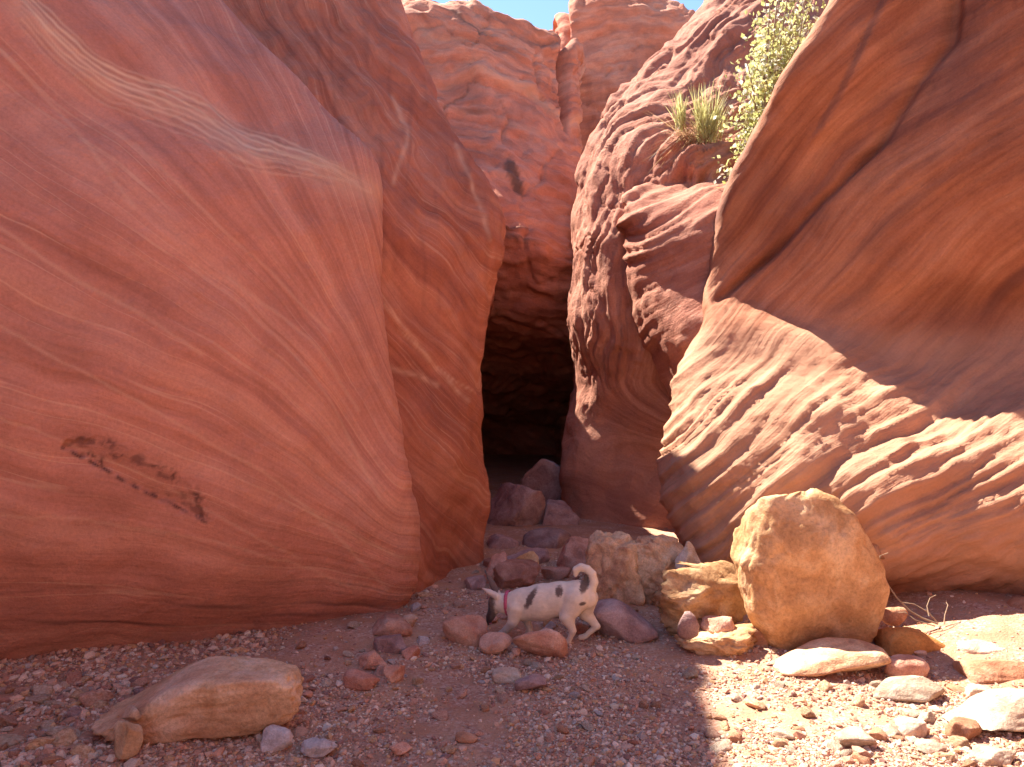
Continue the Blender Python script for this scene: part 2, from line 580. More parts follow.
# ---- fin behind it
B_rows = [
    [(60, -405, 7.2), (150, -290, 7.4), (220, -188, 7.7), (285, -80, 8.0), (330, -38, 8.4)],  # unseen crest above the frame, shaped to cast the floor's shadow edge
    [(100, -150, 6.6), (190, -115, 6.8), (255, -68, 7.05), (320, -36, 7.4), (366, -20, 7.95)],
    [(150, 0, 6.3), (230, 0, 6.45), (300, 0, 6.7), (362, 0, 7.1), (398, 0, 7.6)],
    [(190, 42, 6.2), (270, 42, 6.3), (335, 42, 6.6), (388, 42, 7.0), (416, 42, 7.45)],
    [(220, 80, 6.0), (300, 80, 6.2), (360, 80, 6.5), (405, 80, 6.9), (430, 80, 7.3)],
    [(270, 140, 5.8), (345, 140, 6.0), (395, 140, 6.3), (430, 140, 6.7), (455, 140, 7.1)],
    [(310, 195, 5.65), (372, 195, 5.8), (420, 195, 6.1), (465, 195, 6.5), (491, 193, 6.9)],
    [(310, 235, 5.6), (374, 235, 5.72), (425, 235, 6.0), (475, 235, 6.4), (504, 232, 6.8)],
    [(310, 275, 5.55), (374, 275, 5.65), (425, 275, 5.95), (472, 275, 6.32), (499, 272, 6.75)],
    [(310, 315, 5.5), (376, 315, 5.6), (426, 315, 5.9), (468, 315, 6.25), (488, 313, 6.65)],
    [(315, 380, 5.45), (378, 380, 5.55), (430, 380, 5.82), (467, 382, 6.15), (484, 380, 6.55)],
    [(325, 460, 5.4), (395, 460, 5.5), (435, 460, 5.72), (466, 463, 6.02), (485, 460, 6.5)],
    [(330, 520, 5.4), (405, 520, 5.45), (436, 520, 5.72), (456, 522, 6.1), (485, 520, 6.5)],
    [(330, 560, 5.35), (408, 560, 5.4), (436, 560, 5.75), (455, 562, 6.15), (483, 562, 6.45)],
    [(330, 625, 5.3), (408, 622, 5.35), (436, 615, 5.7), (455, 612, 6.15), (478, 610, 6.4)]]
net = [[('W', -5.6, 9, 7.4), ('W', -4.4, 9.2, 6.8), ('W', -3.5, 9.6, 6.0), ('W', -2.7, 9.9, 5.4), ('W', -2.2, 10.2, 5.0), ('W', -2.3, 10.8, 4.8), ('W', -2.4, 13, 4.6)]]
for rw in B_rows:
    e = P(*rw[-1])
    net.append(list(rw) + [('W', e[0] * (e[1] + 0.7) / e[1] - 0.06, e[1] + 0.7, e[2]), ('W', e[0] * (e[1] + 15) / e[1] - 0.15, e[1] + 15, e[2])])


def bedB(px, py, pos):
    # beds dip down to the right, then hang almost plumb near the nose
    q = (px - 375) / 120
    b = (py - 1.35 * (px - 375) + 0.25 * np.clip(q, -1, 2) * (px - 375)) / 260
    b = b + 0.06 * perlin(pos * 1.2) + 0.03 * perlin(pos * 3)
    return b, py / 200


def dispB(pos, px, py, b, a):
    vert = perlin(st3(px / 17 + 0.6 * perlin(pos * 1.5), py / 150, 2.2))
    up = sstep(330, 180, py)
    d = 0.05 * fbm(pos * 1.5, 4) + 0.03 * up * vert + 0.022 * perlin(st3(b * 9, a * 0.7)) + 0.010 * perlin(st3(b * 27, a * 1.3, 4))
    d += 0.006 * fbm(pos * 12, 3) * (0.4 + up)
    return d


def marksB(px, py, pos, b, a):
    wob = 5 * perlin(st3(px / 40, py / 40))
    cr = np.zeros_like(px)
    for pts, wd in [([(380, 300), (420, 345), (468, 400)], 2), ([(385, 365), (425, 378), (440, 385)], 2.5), ([(400, 330), (450, 375), (475, 392)], 1.2), ([(390, 95), (410, 130), (395, 180)], 3), ([(455, 150), (480, 205), (488, 240)], 2)]:
        d = polydist(px + wob, py + wob, pts)
        cr = np.maximum(cr, 0.5 * np.exp(-(d / wd) ** 2) * (0.6 + 0.6 * perlin(st3(px / 9, py / 9))))
    st = 0.22 * sstep(0.15, 0.7, perlin(st3(px / 7, py / 70, 9))) * sstep(420, 200, py)
    return cr, st


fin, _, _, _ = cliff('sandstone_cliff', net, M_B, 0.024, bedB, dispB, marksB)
tag(fin, 'tall red sandstone fin directly behind the smooth left cliff, edging the dark slot', 'cliff', 'canyon cliffs')

# ---- far wall closing the slot
cols = [200, 380, 420, 455, 485, 515, 546, 572]
net = [[('W', -5.5, 19, 9.5), ('W', -4.5, 19, 9.2), ('W', -3, 19, 9), ('W', -2, 19, 9), ('W', -1, 19, 8.8), ('W', 0, 19, 8.6), ('W', .8, 19, 8.4), ('W', 1.3, 19, 8), ('W', 2, 20, 7)]]


def crow(pys, Ys, wrap=1.2):
    row = [(c, y, Y) for c, y, Y in zip(cols, pys, Ys)]
    e = P(*row[-1])
    return row + [('W', e[0] + 0.25, e[1] + wrap, e[2])]


net.append(crow([-30, -8, 0, 6, 11, 20, 31, 44], [13.6, 13.4, 13.3, 13.3, 13.3, 13.4, 13.6, 14.0]))
net.append(crow([-10, 15, 22, 28, 33, 40, 50, 62], [13.0, 12.8, 12.75, 12.8, 12.9, 13.1, 13.3, 13.8]))
net.append(crow([60, 70, 75, 80, 84, 90, 96, 104], [12.3, 12.2, 12.2, 12.3, 12.4, 12.6, 12.9, 13.3]))
net.append(crow([110, 120, 125, 130, 136, 142, 150, 158], [11.8, 11.7, 11.7, 11.7, 11.8, 12.0, 12.3, 12.6]))
net.append(crow([150, 158, 166, 174, 182, 196, 208, 220], [11.1, 11.0, 10.9, 10.9, 10.95, 11.0, 11.2, 11.5]))
net.append(crow([170, 180, 190, 198, 212, 232, 254, 272], [10.7, 10.5, 10.4, 10.3, 10.3, 10.4, 10.5, 10.8]))
net.append(crow([182, 193, 203, 212, 227, 247, 268, 285], [10.72, 10.55, 10.45, 10.35, 10.35, 10.45, 10.55, 10.85]))
net.append(crow([215, 225, 235, 245, 260, 278, 296, 310], [10.9, 10.8, 10.7, 10.65, 10.65, 10.7, 10.8, 11.1]))
net.append(crow([270, 280, 290, 300, 310, 322, 334, 345], [11.3, 11.25, 11.2, 11.2, 11.2, 11.25, 11.3, 11.5]))
net.append(crow([345] * 8, [12.3] * 8, 2))
net.append(crow([385] * 8, [13.8] * 8, 3))
net.append(crow([425] * 8, [15.6] * 8, 3))
net.append(crow([470] * 8, [16.2] * 8, 3))
net.append(crow([510] * 8, [16.6] * 8, 3))


def bedC(px, py, pos):
    b = (py - 0.32 * (px - 450)) / 110 + 0.25 * perlin(pos * 0.45) + 0.1 * perlin(pos * 1.4)
    return b, px / 90


def dispC(pos, px, py, b, a):
    d = 0.14 * fbm(pos * 0.7, 3) + 0.06 * perlin(st3(b * 7, a * 0.7)) + 0.04 * perlin(st3(b * 19, a * 1.2, 5)) + 0.03 * fbm(pos * 5, 3)
    d += 0.055 * saw(b * 2.6 + 0.9 * fbm(pos * 0.8, 3)) + 0.04 * saw(b * 7 + 1.2 * fbm(pos * 1.1 + 7, 3)) - 0.07 * cracks(pos * np.array([0.9, 0.9, 0.5]), 0.04)
    d -= 0.55 * np.exp(-((px - 565 - 0.04 * (py - 40)) / 3.2) ** 2) * sstep(135, 105, py)
    return d


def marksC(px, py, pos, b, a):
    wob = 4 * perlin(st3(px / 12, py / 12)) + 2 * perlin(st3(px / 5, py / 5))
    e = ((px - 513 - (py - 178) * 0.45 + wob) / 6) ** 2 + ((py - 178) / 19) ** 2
    st = 0.8 * sstep(1.4, 0.5, e)  # hole shown by shade painted into the rock colour
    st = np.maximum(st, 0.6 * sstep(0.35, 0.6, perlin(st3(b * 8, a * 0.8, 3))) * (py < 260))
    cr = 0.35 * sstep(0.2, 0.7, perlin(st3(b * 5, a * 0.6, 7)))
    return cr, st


far, _, _, _ = cliff('sandstone_cliff', net, M_C, 0.055, bedC, dispC, marksC)
tag(far, 'far layered pinkish red cliff closing the canyon, its skyline under the blue sky', 'cliff', 'canyon cliffs')

# ---- butte behind, beyond the vertical crack
cols = [556, 566, 590, 620, 650, 680, 720]
net = [[('W', 1.0, 23, 9.6), ('W', 1.5, 23, 9.8), ('W', 2.2, 23, 9.8), ('W', 3, 23, 9.8), ('W', 3.8, 23, 9.6), ('W', 4.5, 23, 9.2), ('W', 6, 23, 8)]]
for pys, Y in (((16, 4, -4, -8, -6, 6, 34), 16.6), ((30, 18, 8, 4, 6, 18, 50), 16.2), ((60, 58, 55, 55, 58, 65, 80), 15.9), ((110, 110, 110, 110, 110, 112, 115), 15.6), ((160,) * 7, 15.4), ((260,) * 7, 15.2), ((470,) * 7, 15.1)):
    net.append([(c, y, Y + (0.5 if k == 0 else 0) - 0.02 * k) for k, (c, y) in enumerate(zip(cols, pys))])


def bedD(px, py, pos):
    return (py + 0.15 * (px - 600)) / 90 + 0.2 * perlin(pos * 0.5), px / 80


butte, _, _, _ = cliff('sandstone_cliff', net, M_C, 0.06, bedD, dispC, None)
tag(butte, 'farthest blocky red rock top at the skyline, right of the vertical crack', 'cliff', 'canyon cliffs')

# ---- middle right wall
F_rows = [
    [(738, -30, 10.6), (765, -38, 10.0), (800, -45, 9.7), (850, -50, 9.5), (930, -50, 9.3)],
    [(694, 14, 9.75), (715, 10, 9.3), (750, 6, 9.05), (800, 0, 8.85), (900, 0, 8.7)],
    [(640, 74, 9.4), (664, 70, 9.0), (700, 65, 8.72), (740, 62, 8.55), (850, 60, 8.4)],
    [(606, 106, 9.2), (632, 106, 8.75), (668, 106, 8.4), (715, 104, 8.2), (830, 100, 8.05)],
    [(584, 158, 9.0), (604, 158, 8.5), (640, 157, 8.08), (692, 152, 7.8), (800, 148, 7.6)],
    [(576, 212, 8.9), (592, 212, 8.3), (620, 212, 7.95), (685, 208, 7.65), (790, 200, 7.5)],
    [(575, 268, 8.8), (589, 268, 8.2), (617, 268, 7.82), (685, 268, 7.6), (790, 262, 7.4)],
    [(570, 328, 8.75), (585, 330, 8.15), (613, 335, 7.82), (685, 338, 7.6), (790, 330, 7.4)],
    [(574, 385, 8.85), (588, 387, 8.4), (618, 388, 8.1), (688, 390, 7.85), (790, 390, 7.6)],
    [(567, 448, 8.8), (588, 450, 8.5), (628, 452, 8.3), (690, 452, 7.95), (790, 450, 7.6)],
    [(565, 500, 8.7), (588, 504, 8.4), (628, 505, 8.15), (690, 505, 7.8), (790, 505, 7.5)],
    [(570, 553, 8.6), (592, 556, 8.3), (630, 556, 8.0), (690, 556, 7.7), (790, 556, 7.5)]]
net = [[('W', 4.2, 15, 7.4), ('W', 4.2, 13, 7.6), ('W', 4.4, 12.5, 7.6), ('W', 5.2, 12, 7.5), ('W', 6.4, 11.6, 7.4), ('W', 8, 11, 7.2)][:0] or
       [('W', 4.6, 15.5, 6.8), ('W', 4.0, 13.4, 7.2), ('W', 4.3, 12.6, 7.5), ('W', 4.8, 12.2, 7.5), ('W', 5.6, 11.9, 7.4), ('W', 7, 11.4, 7.2)]]
for rw in F_rows:
    e = P(*rw[0])
    bk = 13.0 if rw[0][1] > 250 else 3.0
    net.append([('W', e[0] * (e[1] + bk) / e[1] + 0.3, e[1] + bk, e[2]), ('W', e[0] + 0.10, e[1] + 0.8, e[2])] + list(rw))
net[0] = [('W', 5.2, 16, 6.4)] + net[0]


def bedF(px, py, pos):
    top = sstep(190, 90, py)
    # beds follow the rounded shoulder at the top, hang plumb on the flank, lie level low down
    b_top = ((px - 585) * 0.85 + (py - 150) * 1.0) / 110
    b_mid = ((px - 585) + 0.18 * (py - 150)) / 60
    b_low = (py - 420 - 0.1 * (px - 585)) / 120
    lo = sstep(380, 460, py)
    b = top * b_top + (1 - top) * ((1 - lo) * b_mid + lo * b_low)
    return b + 0.25 * perlin(pos * 0.9) + 0.08 * perlin(pos * 3), ((py - 150) * (1 - top) - (px - 585) * top) / 110


def dispF(pos, px, py, b, a):
    rough = sstep(430, 340, py)
    d = 0.10 * fbm(pos * 0.9, 3) + rough * (0.050 * perlin(st3(b * 4.5, a * 0.8)) + 0.055 * perlin(st3(b * 10, a * 1.2, 2)) + 0.034 * perlin(st3(b * 22, a * 2.2, 6)) + 0.012 * perlin(st3(b * 46, a * 4, 3)))
    d += (0.2 + rough) * 0.012 * fbm(pos * 10, 3)
    d += rough * (0.015 * saw(b * 5 + 0.6 * fbm(pos * 1.3, 3)) - 0.04 * cracks(pos * 1.1 + 4, 0.04))
    d += 0.05 * (1 - rough) * fbm(pos * 1.6, 4)
    # bouldery ledge under the grass
    e = np.exp(-(((px - 690) / 45) ** 2 + ((py - 170) / 28) ** 2))
    d += 0.25 * e * (0.7 + fbm(pos * 2.2 + 9, 3))
    return d


mid, pF, pxF, pyF = cliff('sandstone_cliff', net, M_F, 0.03, bedF, dispF, None)
tag(mid, 'rough purplish red cliff right of the dark slot with sunlit crinkled shoulder and shrubs', 'cliff', 'canyon cliffs')

# ---- the rounded lobe on it
G_rows = [
    [(640, 188, 8.2), (665, 184, 8.1), (700, 178, 8.0), (740, 170, 7.9), (800, 163, 7.8)],
    [(624, 203, 7.85), (650, 205, 7.62), (690, 198, 7.45), (735, 190, 7.3), (800, 186, 7.2)],
    [(629, 226, 7.72), (650, 228, 7.36), (685, 222, 7.16), (735, 214, 7.0), (800, 212, 6.9)],
    [(633, 290, 7.66), (652, 291, 7.28), (685, 290, 7.02), (735, 288, 6.85), (800, 288, 6.75)],
    [(641, 332, 7.65), (658, 333, 7.2), (688, 333, 6.85), (735, 333, 6.65), (800, 333, 6.5)],
    [(660, 372, 7.6), (674, 373, 7.25), (698, 373, 6.95), (735, 373, 6.8), (800, 373, 6.6)],
    [(682, 404, 7.6), (692, 405, 7.35), (710, 405, 7.15), (740, 405, 7.0), (800, 405, 6.8)],
    [(700, 430, 7.7), (708, 432, 7.6), (720, 432, 7.5), (745, 432, 7.4), (800, 432, 7.2)]]
net = []
for rw in G_rows:
    rw = [(a_, b_, c_ - 0.32) for a_, b_, c_ in rw]
    e = P(*rw[0])
    net.append([('W', e[0] + 0.3, e[1] + 0.9, e[2]), ('W', e[0] + 0.02, e[1] + 0.3, e[2])] + list(rw))


def bedG(px, py, pos):
    return (py + 0.55 * (px - 640)) / 70 + 0.2 * perlin(pos * 0.9), px / 90


def dispG(pos, px, py, b, a):
    top = sstep(285, 215, py) + sstep(670, 640, px) * 0.7
    return 0.06 * fbm(pos * 1.2, 3) + top * (0.075 * perlin(st3(b * 4, a * 0.7)) + 0.04 * perlin(st3(b * 11, a * 1.3, 4))) + 0.010 * fbm(pos * 9, 3)


bulge, _, _, _ = cliff('bulge', net, M_F, 0.03, bedG, dispG, None, parent=mid)

# ---- near right wall
H_rows = [
    [(900, -150, 5.2), (918, -150, 5.1), (940, -150, 4.98), (965, -145, 4.92), (1000, -145, 4.75), (1050, -150, 4.5), (1110, -150, 4.3), (1200, -150, 4.1)],
    [(836, 0, 5.46), (860, 0, 5.42), (884, 0, 5.38), (918, 0, 5.36), (953, 0, 5.25), (990, 0, 5.02), (1034, 0, 4.78), (1110, 0, 4.45)],
    [(796, 68, 5.63), (822, 70, 5.58), (850, 74, 5.54), (886, 76, 5.50), (926, 76, 5.36), (970, 78, 5.14), (1030, 80, 4.88), (1110, 80, 4.55)],
    [(766, 124, 5.92), (788, 129, 5.86), (814, 136, 5.80), (846, 142, 5.73), (882, 146, 5.56), (950, 150, 5.2), (1026, 150, 4.95), (1110, 150, 4.65)],
    [(736, 184, 6.26), (753, 189, 6.19), (774, 195, 6.12), (796, 200, 6.05), (822, 206, 5.9), (930, 215, 5.42), (1026, 215, 5.08), (1110, 215, 4.8)],
    [(713, 240, 6.55), (724, 244, 6.48), (739, 249, 6.43), (758, 254, 6.36), (786, 262, 6.2), (900, 272, 5.66), (1026, 272, 5.26), (1110, 272, 4.95)],
    [(706, 284, 6.52), (713, 288, 6.47), (721, 293, 6.45), (736, 298, 6.42), (766, 302, 6.32), (880, 312, 5.84), (1005, 308, 5.48), (1110, 305, 5.15)],
    [(711, 321, 6.12), (722, 323, 6.04), (740, 326, 6.0), (766, 330, 5.96), (820, 342, 5.84), (900, 362, 5.66), (1010, 348, 5.38), (1110, 340, 5.05)],
    [(698, 349, 6.05), (713, 354, 5.92), (736, 360, 5.82), (766, 369, 5.70), (820, 384, 5.54), (900, 404, 5.30), (1015, 390, 5.08), (1110, 380, 4.75)],
    [(684, 392, 5.92), (701, 396, 5.70), (731, 401, 5.53), (766, 410, 5.38), (820, 425, 5.20), (900, 445, 4.96), (1020, 435, 4.74), (1110, 425, 4.45)],
    [(674, 440, 5.78), (691, 443, 5.52), (722, 448, 5.32), (766, 456, 5.16), (820, 470, 4.98), (900, 488, 4.76), (1020, 480, 4.55), (1110, 472, 4.25)],
    [(677, 486, 5.6), (695, 490, 5.36), (725, 494, 5.2), (768, 502, 5.06), (820, 515, 4.9), (900, 532, 4.68), (1020, 528, 4.5), (1110, 520, 4.2)],
    [(690, 540, 5.4), (706, 543, 5.26), (735, 545, 5.16), (770, 550, 5.05), (820, 560, 4.92), (900, 572, 4.78), (1020, 572, 4.68), (1110, 570, 4.35)],
    [(704, 580, 5.35), (716, 582, 5.3), (740, 585, 5.2), (772, 590, 5.12), (820, 598, 5.05), (900, 602, 4.98), (1020, 606, 4.95), (1110, 610, 4.6)],
    [(715, 660, 5.4), (725, 660, 5.3), (745, 660, 5.25), (776, 665, 5.2), (822, 670, 5.15), (900, 680, 5.1), (1020, 690, 5.05), (1110, 700, 4.7)]]
net = [[('W', 5.2, 8.0, 5.6), ('W', 4.2, 7.2, 5.9)] + [('W', 3.2 + 0.25 * k, 6.3 - 0.28 * k, 6.2) for k in range(8)] + [('W', 5.5, 1.2, 6.4), ('W', 6.3, -4, 6.6), ('W', 4.4, -8.5, 6.8), ('W', -1.5, -10.5, 6.8)]]
for rw in H_rows:
    e = P(*rw[0])
    z = P(*rw[-1])
    net.append([('W', e[0] + 1.0, e[1] + 2.2, e[2]), ('W', e[0] + 0.05, e[1] + 0.5, e[2])] + list(rw) + [('W', z[0] + 0.55, 1.4, z[2]), ('W', z[0] + 1.4, -4.0, z[2]), ('W', z[0], -8.0 + 0.2 * z[2], z[2]), ('W', -1.5, -9.4 + 0.2 * z[2], z[2])])  # last columns bend unseen behind the camera, added for warm bounce


def bedH(px, py, pos):
    up = sstep(420, 150, py)
    q = np.clip(px - 690, -60, 900)
    b_lo = (py + 0.95 * 380 * (1 - np.exp(-q / 380))) / 190
    b_up = (py + 1.3 * 240 * (1 - np.exp(-q / 240)) + 0.22 * q) / 190
    b = (1 - up) * b_lo + up * b_up
    return b + 0.06 * perlin(pos * 0.9) + 0.025 * perlin(pos * 2.6), px / 130


def dispH(pos, px, py, b, a):
    lo = sstep(335, 400, py)
    nose = sstep(800, 700, px)
    d = 0.05 * fbm(pos * 0.9 + 3, 3)
    # scalloped ledges on the lower ramp
    sc = perlin(st3(b * 3.2, a * 0.45, 1.5))
    rid = 1 - np.abs(perlin(st3(b * 6.5, a * 0.55, 7.7))) * 2.2
    d += lo * ((0.11 - 0.05 * nose) * sc + 0.018 * rid + 0.05 * (1 - 0.75 * nose) * fbm(pos * 2.0 + 6, 4) + 0.018 * saw(b * 7 + 0.9 * fbm(pos * 1.2, 3)) + 0.011 * saw(b * 19 + 0.9 * fbm(pos * 2, 3)))
    d += (0.25 + lo) * (0.022 * perlin(st3(b * 17, a * 1.0, 2)) + 0.010 * perlin(st3(b * 42, a * 1.5, 4)))
    d += 0.03 * nose * lo * perlin(st3(b * 24, a * 0.6, 11))
    d += 0.006 * fbm(pos * 11, 3)
    # overlapping sheet with a lit edge, and the narrow groove across the slab
    rl = np.interp(py, [-150, 0, 51, 94, 139, 160], [930, 882, 859, 839, 812, 800])
    d += 0.06 * sstep(-3, 3, px - rl) * sstep(60, 0, px - rl) * sstep(150, 120, py)
    gl = np.interp(py, [-150, 0, 39, 86, 145, 203, 254, 297, 320], [960, 953, 949, 914, 875, 816, 769, 722, 700])
    g_ = np.abs(px - gl) / (5 + 0.01 * np.clip(px - 700, 0, 300))
    d -= 0.11 * np.exp(-g_ ** 2) * sstep(312, 285, py) * (0.75 + 0.5 * perlin(pos * 2.3))
    return d


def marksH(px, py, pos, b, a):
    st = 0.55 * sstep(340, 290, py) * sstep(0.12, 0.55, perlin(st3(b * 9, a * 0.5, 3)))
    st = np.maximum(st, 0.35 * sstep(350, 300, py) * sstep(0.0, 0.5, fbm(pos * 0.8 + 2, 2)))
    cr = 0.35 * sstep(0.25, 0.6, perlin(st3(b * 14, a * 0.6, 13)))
    cr = np.maximum(cr * 0.7, 0.26 + 0.12 * fbm(pos * 1.5, 3))  # ramp paled: weathered rock, plus sunlit brightness put into the colour
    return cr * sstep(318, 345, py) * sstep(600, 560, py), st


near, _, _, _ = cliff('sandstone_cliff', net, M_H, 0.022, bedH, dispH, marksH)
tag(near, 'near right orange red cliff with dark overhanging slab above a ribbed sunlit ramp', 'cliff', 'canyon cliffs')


# ------------------------------------------------------------------ ground
def gh(x, y):
    x = np.asarray(x, float)
    y = np.asarray(y, float)
    p = st3(x, y)
    near_ = np.exp(-((x / 9) ** 2 + ((y - 4) / 9) ** 2))
    h = near_ * (0.045 * perlin(p * 0.9) + 0.014 * perlin(p * 3.1 + 4) + 0.006 * perlin(p * 9))
    h += 0.20 * sstep(2.0, 2.9, x) * sstep(3.5, 4.4, y)
    h += 0.07 * np.exp(-(((x + 0.75) / 0.5) ** 2 + ((y - 4.5) / 0.5) ** 2))
    h += 0.05 * sstep(-1.6, -2.4, x) * sstep(2.8, 3.9, y)
    # level where the dog walks
    k = np.exp(-(((x - 0.25) / 0.45) ** 2 + ((y - 4.45) / 0.3) ** 2))
    return h * (1 - k)


xs = np.concatenate([-np.geomspace(400, 5.2, 22), np.arange(-5, 6.001, 0.032), np.geomspace(6.3, 400, 22)])
ys = np.concatenate([-np.geomspace(400, 3.2, 22), np.arange(-3, 2, 0.25), np.arange(2.0, 8.5, 0.028), np.geomspace(8.7, 800, 26)])
XX, YY = np.meshgrid(xs, ys)
ZZ = gh(XX, YY)
idx = np.arange(XX.size).reshape(XX.shape)
q = np.stack([idx[:-1, :-1], idx[:-1, 1:], idx[1:, 1:], idx[1:, :-1]], -1).reshape(-1, 4)

m, nt, bs = new_mat('red_sand_ground')
bs.inputs['Roughness'].default_value = 0.95
tc = N(nt, 'ShaderNodeTexCoord').outputs['Object']
c = ramp(nt, noise(nt, tc, 2.2, 6, 0.65), [(0.3, (0.35, 0.165, 0.10)), (0.55, (0.47, 0.25, 0.15)), (0.75, (0.54, 0.32, 0.20))])
vor = N(nt, 'ShaderNodeTexVoronoi')
vor.inputs['Scale'].default_value = 75
nt.links.new(tc, vor.inputs['Vector'])
sepc = N(nt, 'ShaderNodeSeparateColor')
nt.links.new(vor.outputs['Color'], sepc.inputs[0])
gc = ramp(nt, sepc.outputs[0], [(0.0, (0.27, 0.12, 0.09)), (0.4, (0.42, 0.22, 0.16)), (0.75, (0.52, 0.36, 0.29)), (1.0, (0.62, 0.5, 0.43))])
gm = noise(nt, tc, 5, 6, 0.7)
c = mix(nt, ramp(nt, gm, [(0.42, 0.0), (0.6, 0.7)]), c, gc)
c = mix(nt, 0.5, c, ramp(nt, noise(nt, tc, 130, 4, 0.7), [(0.3, 0.6), (0.7, 1.3)]), 'MULTIPLY')
nt.links.new(c, bs.inputs['Base Color'])
b1 = bump(nt, vor.outputs['Distance'], 0.35, 0.01, None)
b2 = bump(nt, noise(nt, tc, 26, 8, 0.7), 0.5, 0.03, None, b1)
bump(nt, noise(nt, tc, 180, 3, 0.7), 0.4, 0.004, bs, b2)
ground = mesh_np('ground', np.stack([XX.ravel(), YY.ravel(), ZZ.ravel()], -1), q, m)
tag(ground, kind='structure')


# ------------------------------------------------------------------ rocks
_ico = {}


def ico(sub):
    if sub not in _ico:
        bm = bmesh.new()
        bmesh.ops.create_icosphere(bm, subdivisions=sub, radius=1.0)
        bm.verts.ensure_lookup_table()
        V = np.array([v.co[:] for v in bm.verts])
        T = np.array([[v.index for v in f.verts] for f in bm.faces])
        bm.free()
        _ico[sub] = (V, T)
    return _ico[sub]


def rock_shape(seed, sub=4, chops=9, rough=0.10, box=0.3, fine=0.03, lo=0.55, hi=0.9):
    rs = np.random.RandomState(seed)
    V, T = ico(sub)
    V = V.copy()
    if box:
        e = 2 + 5 * box
        n = (np.abs(V) ** e).sum(1) ** (1 / e)
        V = V / n[:, None]
    V *= rs.uniform(0.85, 1.15, 3)
    for k in range(chops):
        d = rs.normal(size=3)
        d /= np.linalg.norm(d)
        c = rs.uniform(lo, hi)
        s = V @ d
        ov = np.clip(s - c, 0, None)
        V -= (ov * 0.9)[:, None] * d
    nrm = V / np.linalg.norm(V, axis=1)[:, None]
    off = rs.uniform(-50, 50, 3)
    rid = 1 - np.abs(perlin(V * 2.6 + off + 0.5 * perlin(V * 2 + 3)[:, None])) * 3
    V = V + nrm * (rough * fbm(V * 1.5 + off, 4, 0.5) + fine * fbm(V * 6 + off, 4, 0.6) - 0.9 * fine * np.clip(rid, 0, 1) ** 2)[:, None]
    mn, mx = V.min(0), V.max(0)
    V = (V - (mn + mx) / 2) / (mx - mn)
    return V, T


ROCKS = []


def boulder(name, cat, label, box_px, mat, seed, Yf=None, dr=0.8, sink=0.16, sub=4, chops=9, rough=0.10, boxy=0.3, fine=0.03, lo=0.55, hi=0.9, rot=0.0, tilt=0.0, group=None, mod=None):
    x0, y0, x1, y1 = box_px
    if Yf is None:
        Yf = CH * F / (y1 - CY)
        for _ in range(6):
            g = float(gh((x0 + x1) / 2 / F * Yf - CX / F * Yf, Yf))
            Yf = (CH - g) * F / (y1 - CY)
    wpx = x1 - x0
    dep = wpx / F * Yf * dr
    Yc = Yf + dep * 0.5
    k = Yc / F
    wid = wpx * k
    zt = CH - (y0 - CY) * k
    zb = CH - (y1 - CY) * (Yf / F)
    hgt = zt - zb
    zb2 = zb - hgt * sink
    V, T = rock_shape(seed, sub, chops, rough, boxy, fine, lo, hi)
    if tilt:
        ct, s_ = math.cos(tilt), math.sin(tilt)
        V = np.stack([V[:, 0] * ct - V[:, 2] * s_, V[:, 1], V[:, 0] * s_ + V[:, 2] * ct], -1)
        mn, mx = V.min(0), V.max(0)
        V = (V - (mn + mx) / 2) / (mx - mn)
    if mod is not None:
        V = mod(V)
        mn, mx = V.min(0), V.max(0)
        V = (V - (mn + mx) / 2) / (mx - mn)
    V = V * np.array([wid, dep, zt - zb2])
    V[:, 2] += (zt - zb2) / 2
    cx = ((x0 + x1) / 2 - CX) * k
    o = mesh_np(name, V, T, RM[mat], True)
    o.location = (cx, Yc, zb2)
    tag(o, label, cat, group)
    ROCKS.append((cx, Yc, wid, dep))
    return o


def profile(rows):
    """reshape a rock so that its front outline follows rows of (height, left, right), all 0..1"""
    rows = np.array(sorted(rows))

    def fn(V):
        V = V.copy()
        z = np.clip(V[:, 2] + 0.5, 0, 1)
        bins = np.clip((z * 28).astype(int), 0, 27)
        lo_, hi_ = np.zeros(28), np.zeros(28)
        for i in range(28):
            sel = np.abs(z * 28 - i - 0.5) < 0.9
            lo_[i], hi_[i] = (V[sel, 0].min(), V[sel, 0].max()) if sel.sum() > 2 else (-0.1, 0.1)
        c = (np.arange(28) + 0.5) / 28
        l0, h0 = np.interp(z, c, lo_), np.interp(z, c, hi_)
        t = (V[:, 0] - l0) / np.maximum(h0 - l0, 0.12)
        L, Rr = np.interp(z, rows[:, 0], rows[:, 1]), np.interp(z, rows[:, 0], rows[:, 2])
        V[:, 0] = L + (Rr - L) * t - 0.5
        V[:, 1] *= 0.55 + 0.45 * np.clip((Rr - L) / 0.8, 0, 1)
        return V
    return fn


block = profile([(1.0, .14, .74), (.9, .05, .88), (.6, .0, .97), (.3, .02, 1.0), (.1, .06, .8), (0, .1, .55)])
dome = profile([(1.0, .22, .72), (.92, .1, .86), (.75, .02, .97), (.4, .0, 1.0), (0, .0, 1.0)])
upright = profile([(1.0, .42, .66), (.8, .22, .86), (.5, .04, 1.0), (.2, .05, .95), (0, .25, .7)])
egg = profile([(1.0, .36, .56), (.955, .12, .66), (.87, .06, .76), (.72, .035, .86), (.57, .0, .95), (.40, .03, 1.0), (.28, .06, .99), (.17, .11, .94), (.08, .18, .85), (0, .26, .74)])


def slope_left(V):
    V = V.copy()
    t = V[:, 0] + 0.5
    V[:, 2] = (V[:, 2] + 0.5) * (0.35 + 0.65 * sstep(0.0, 0.55, t)) - 0.5
    return V


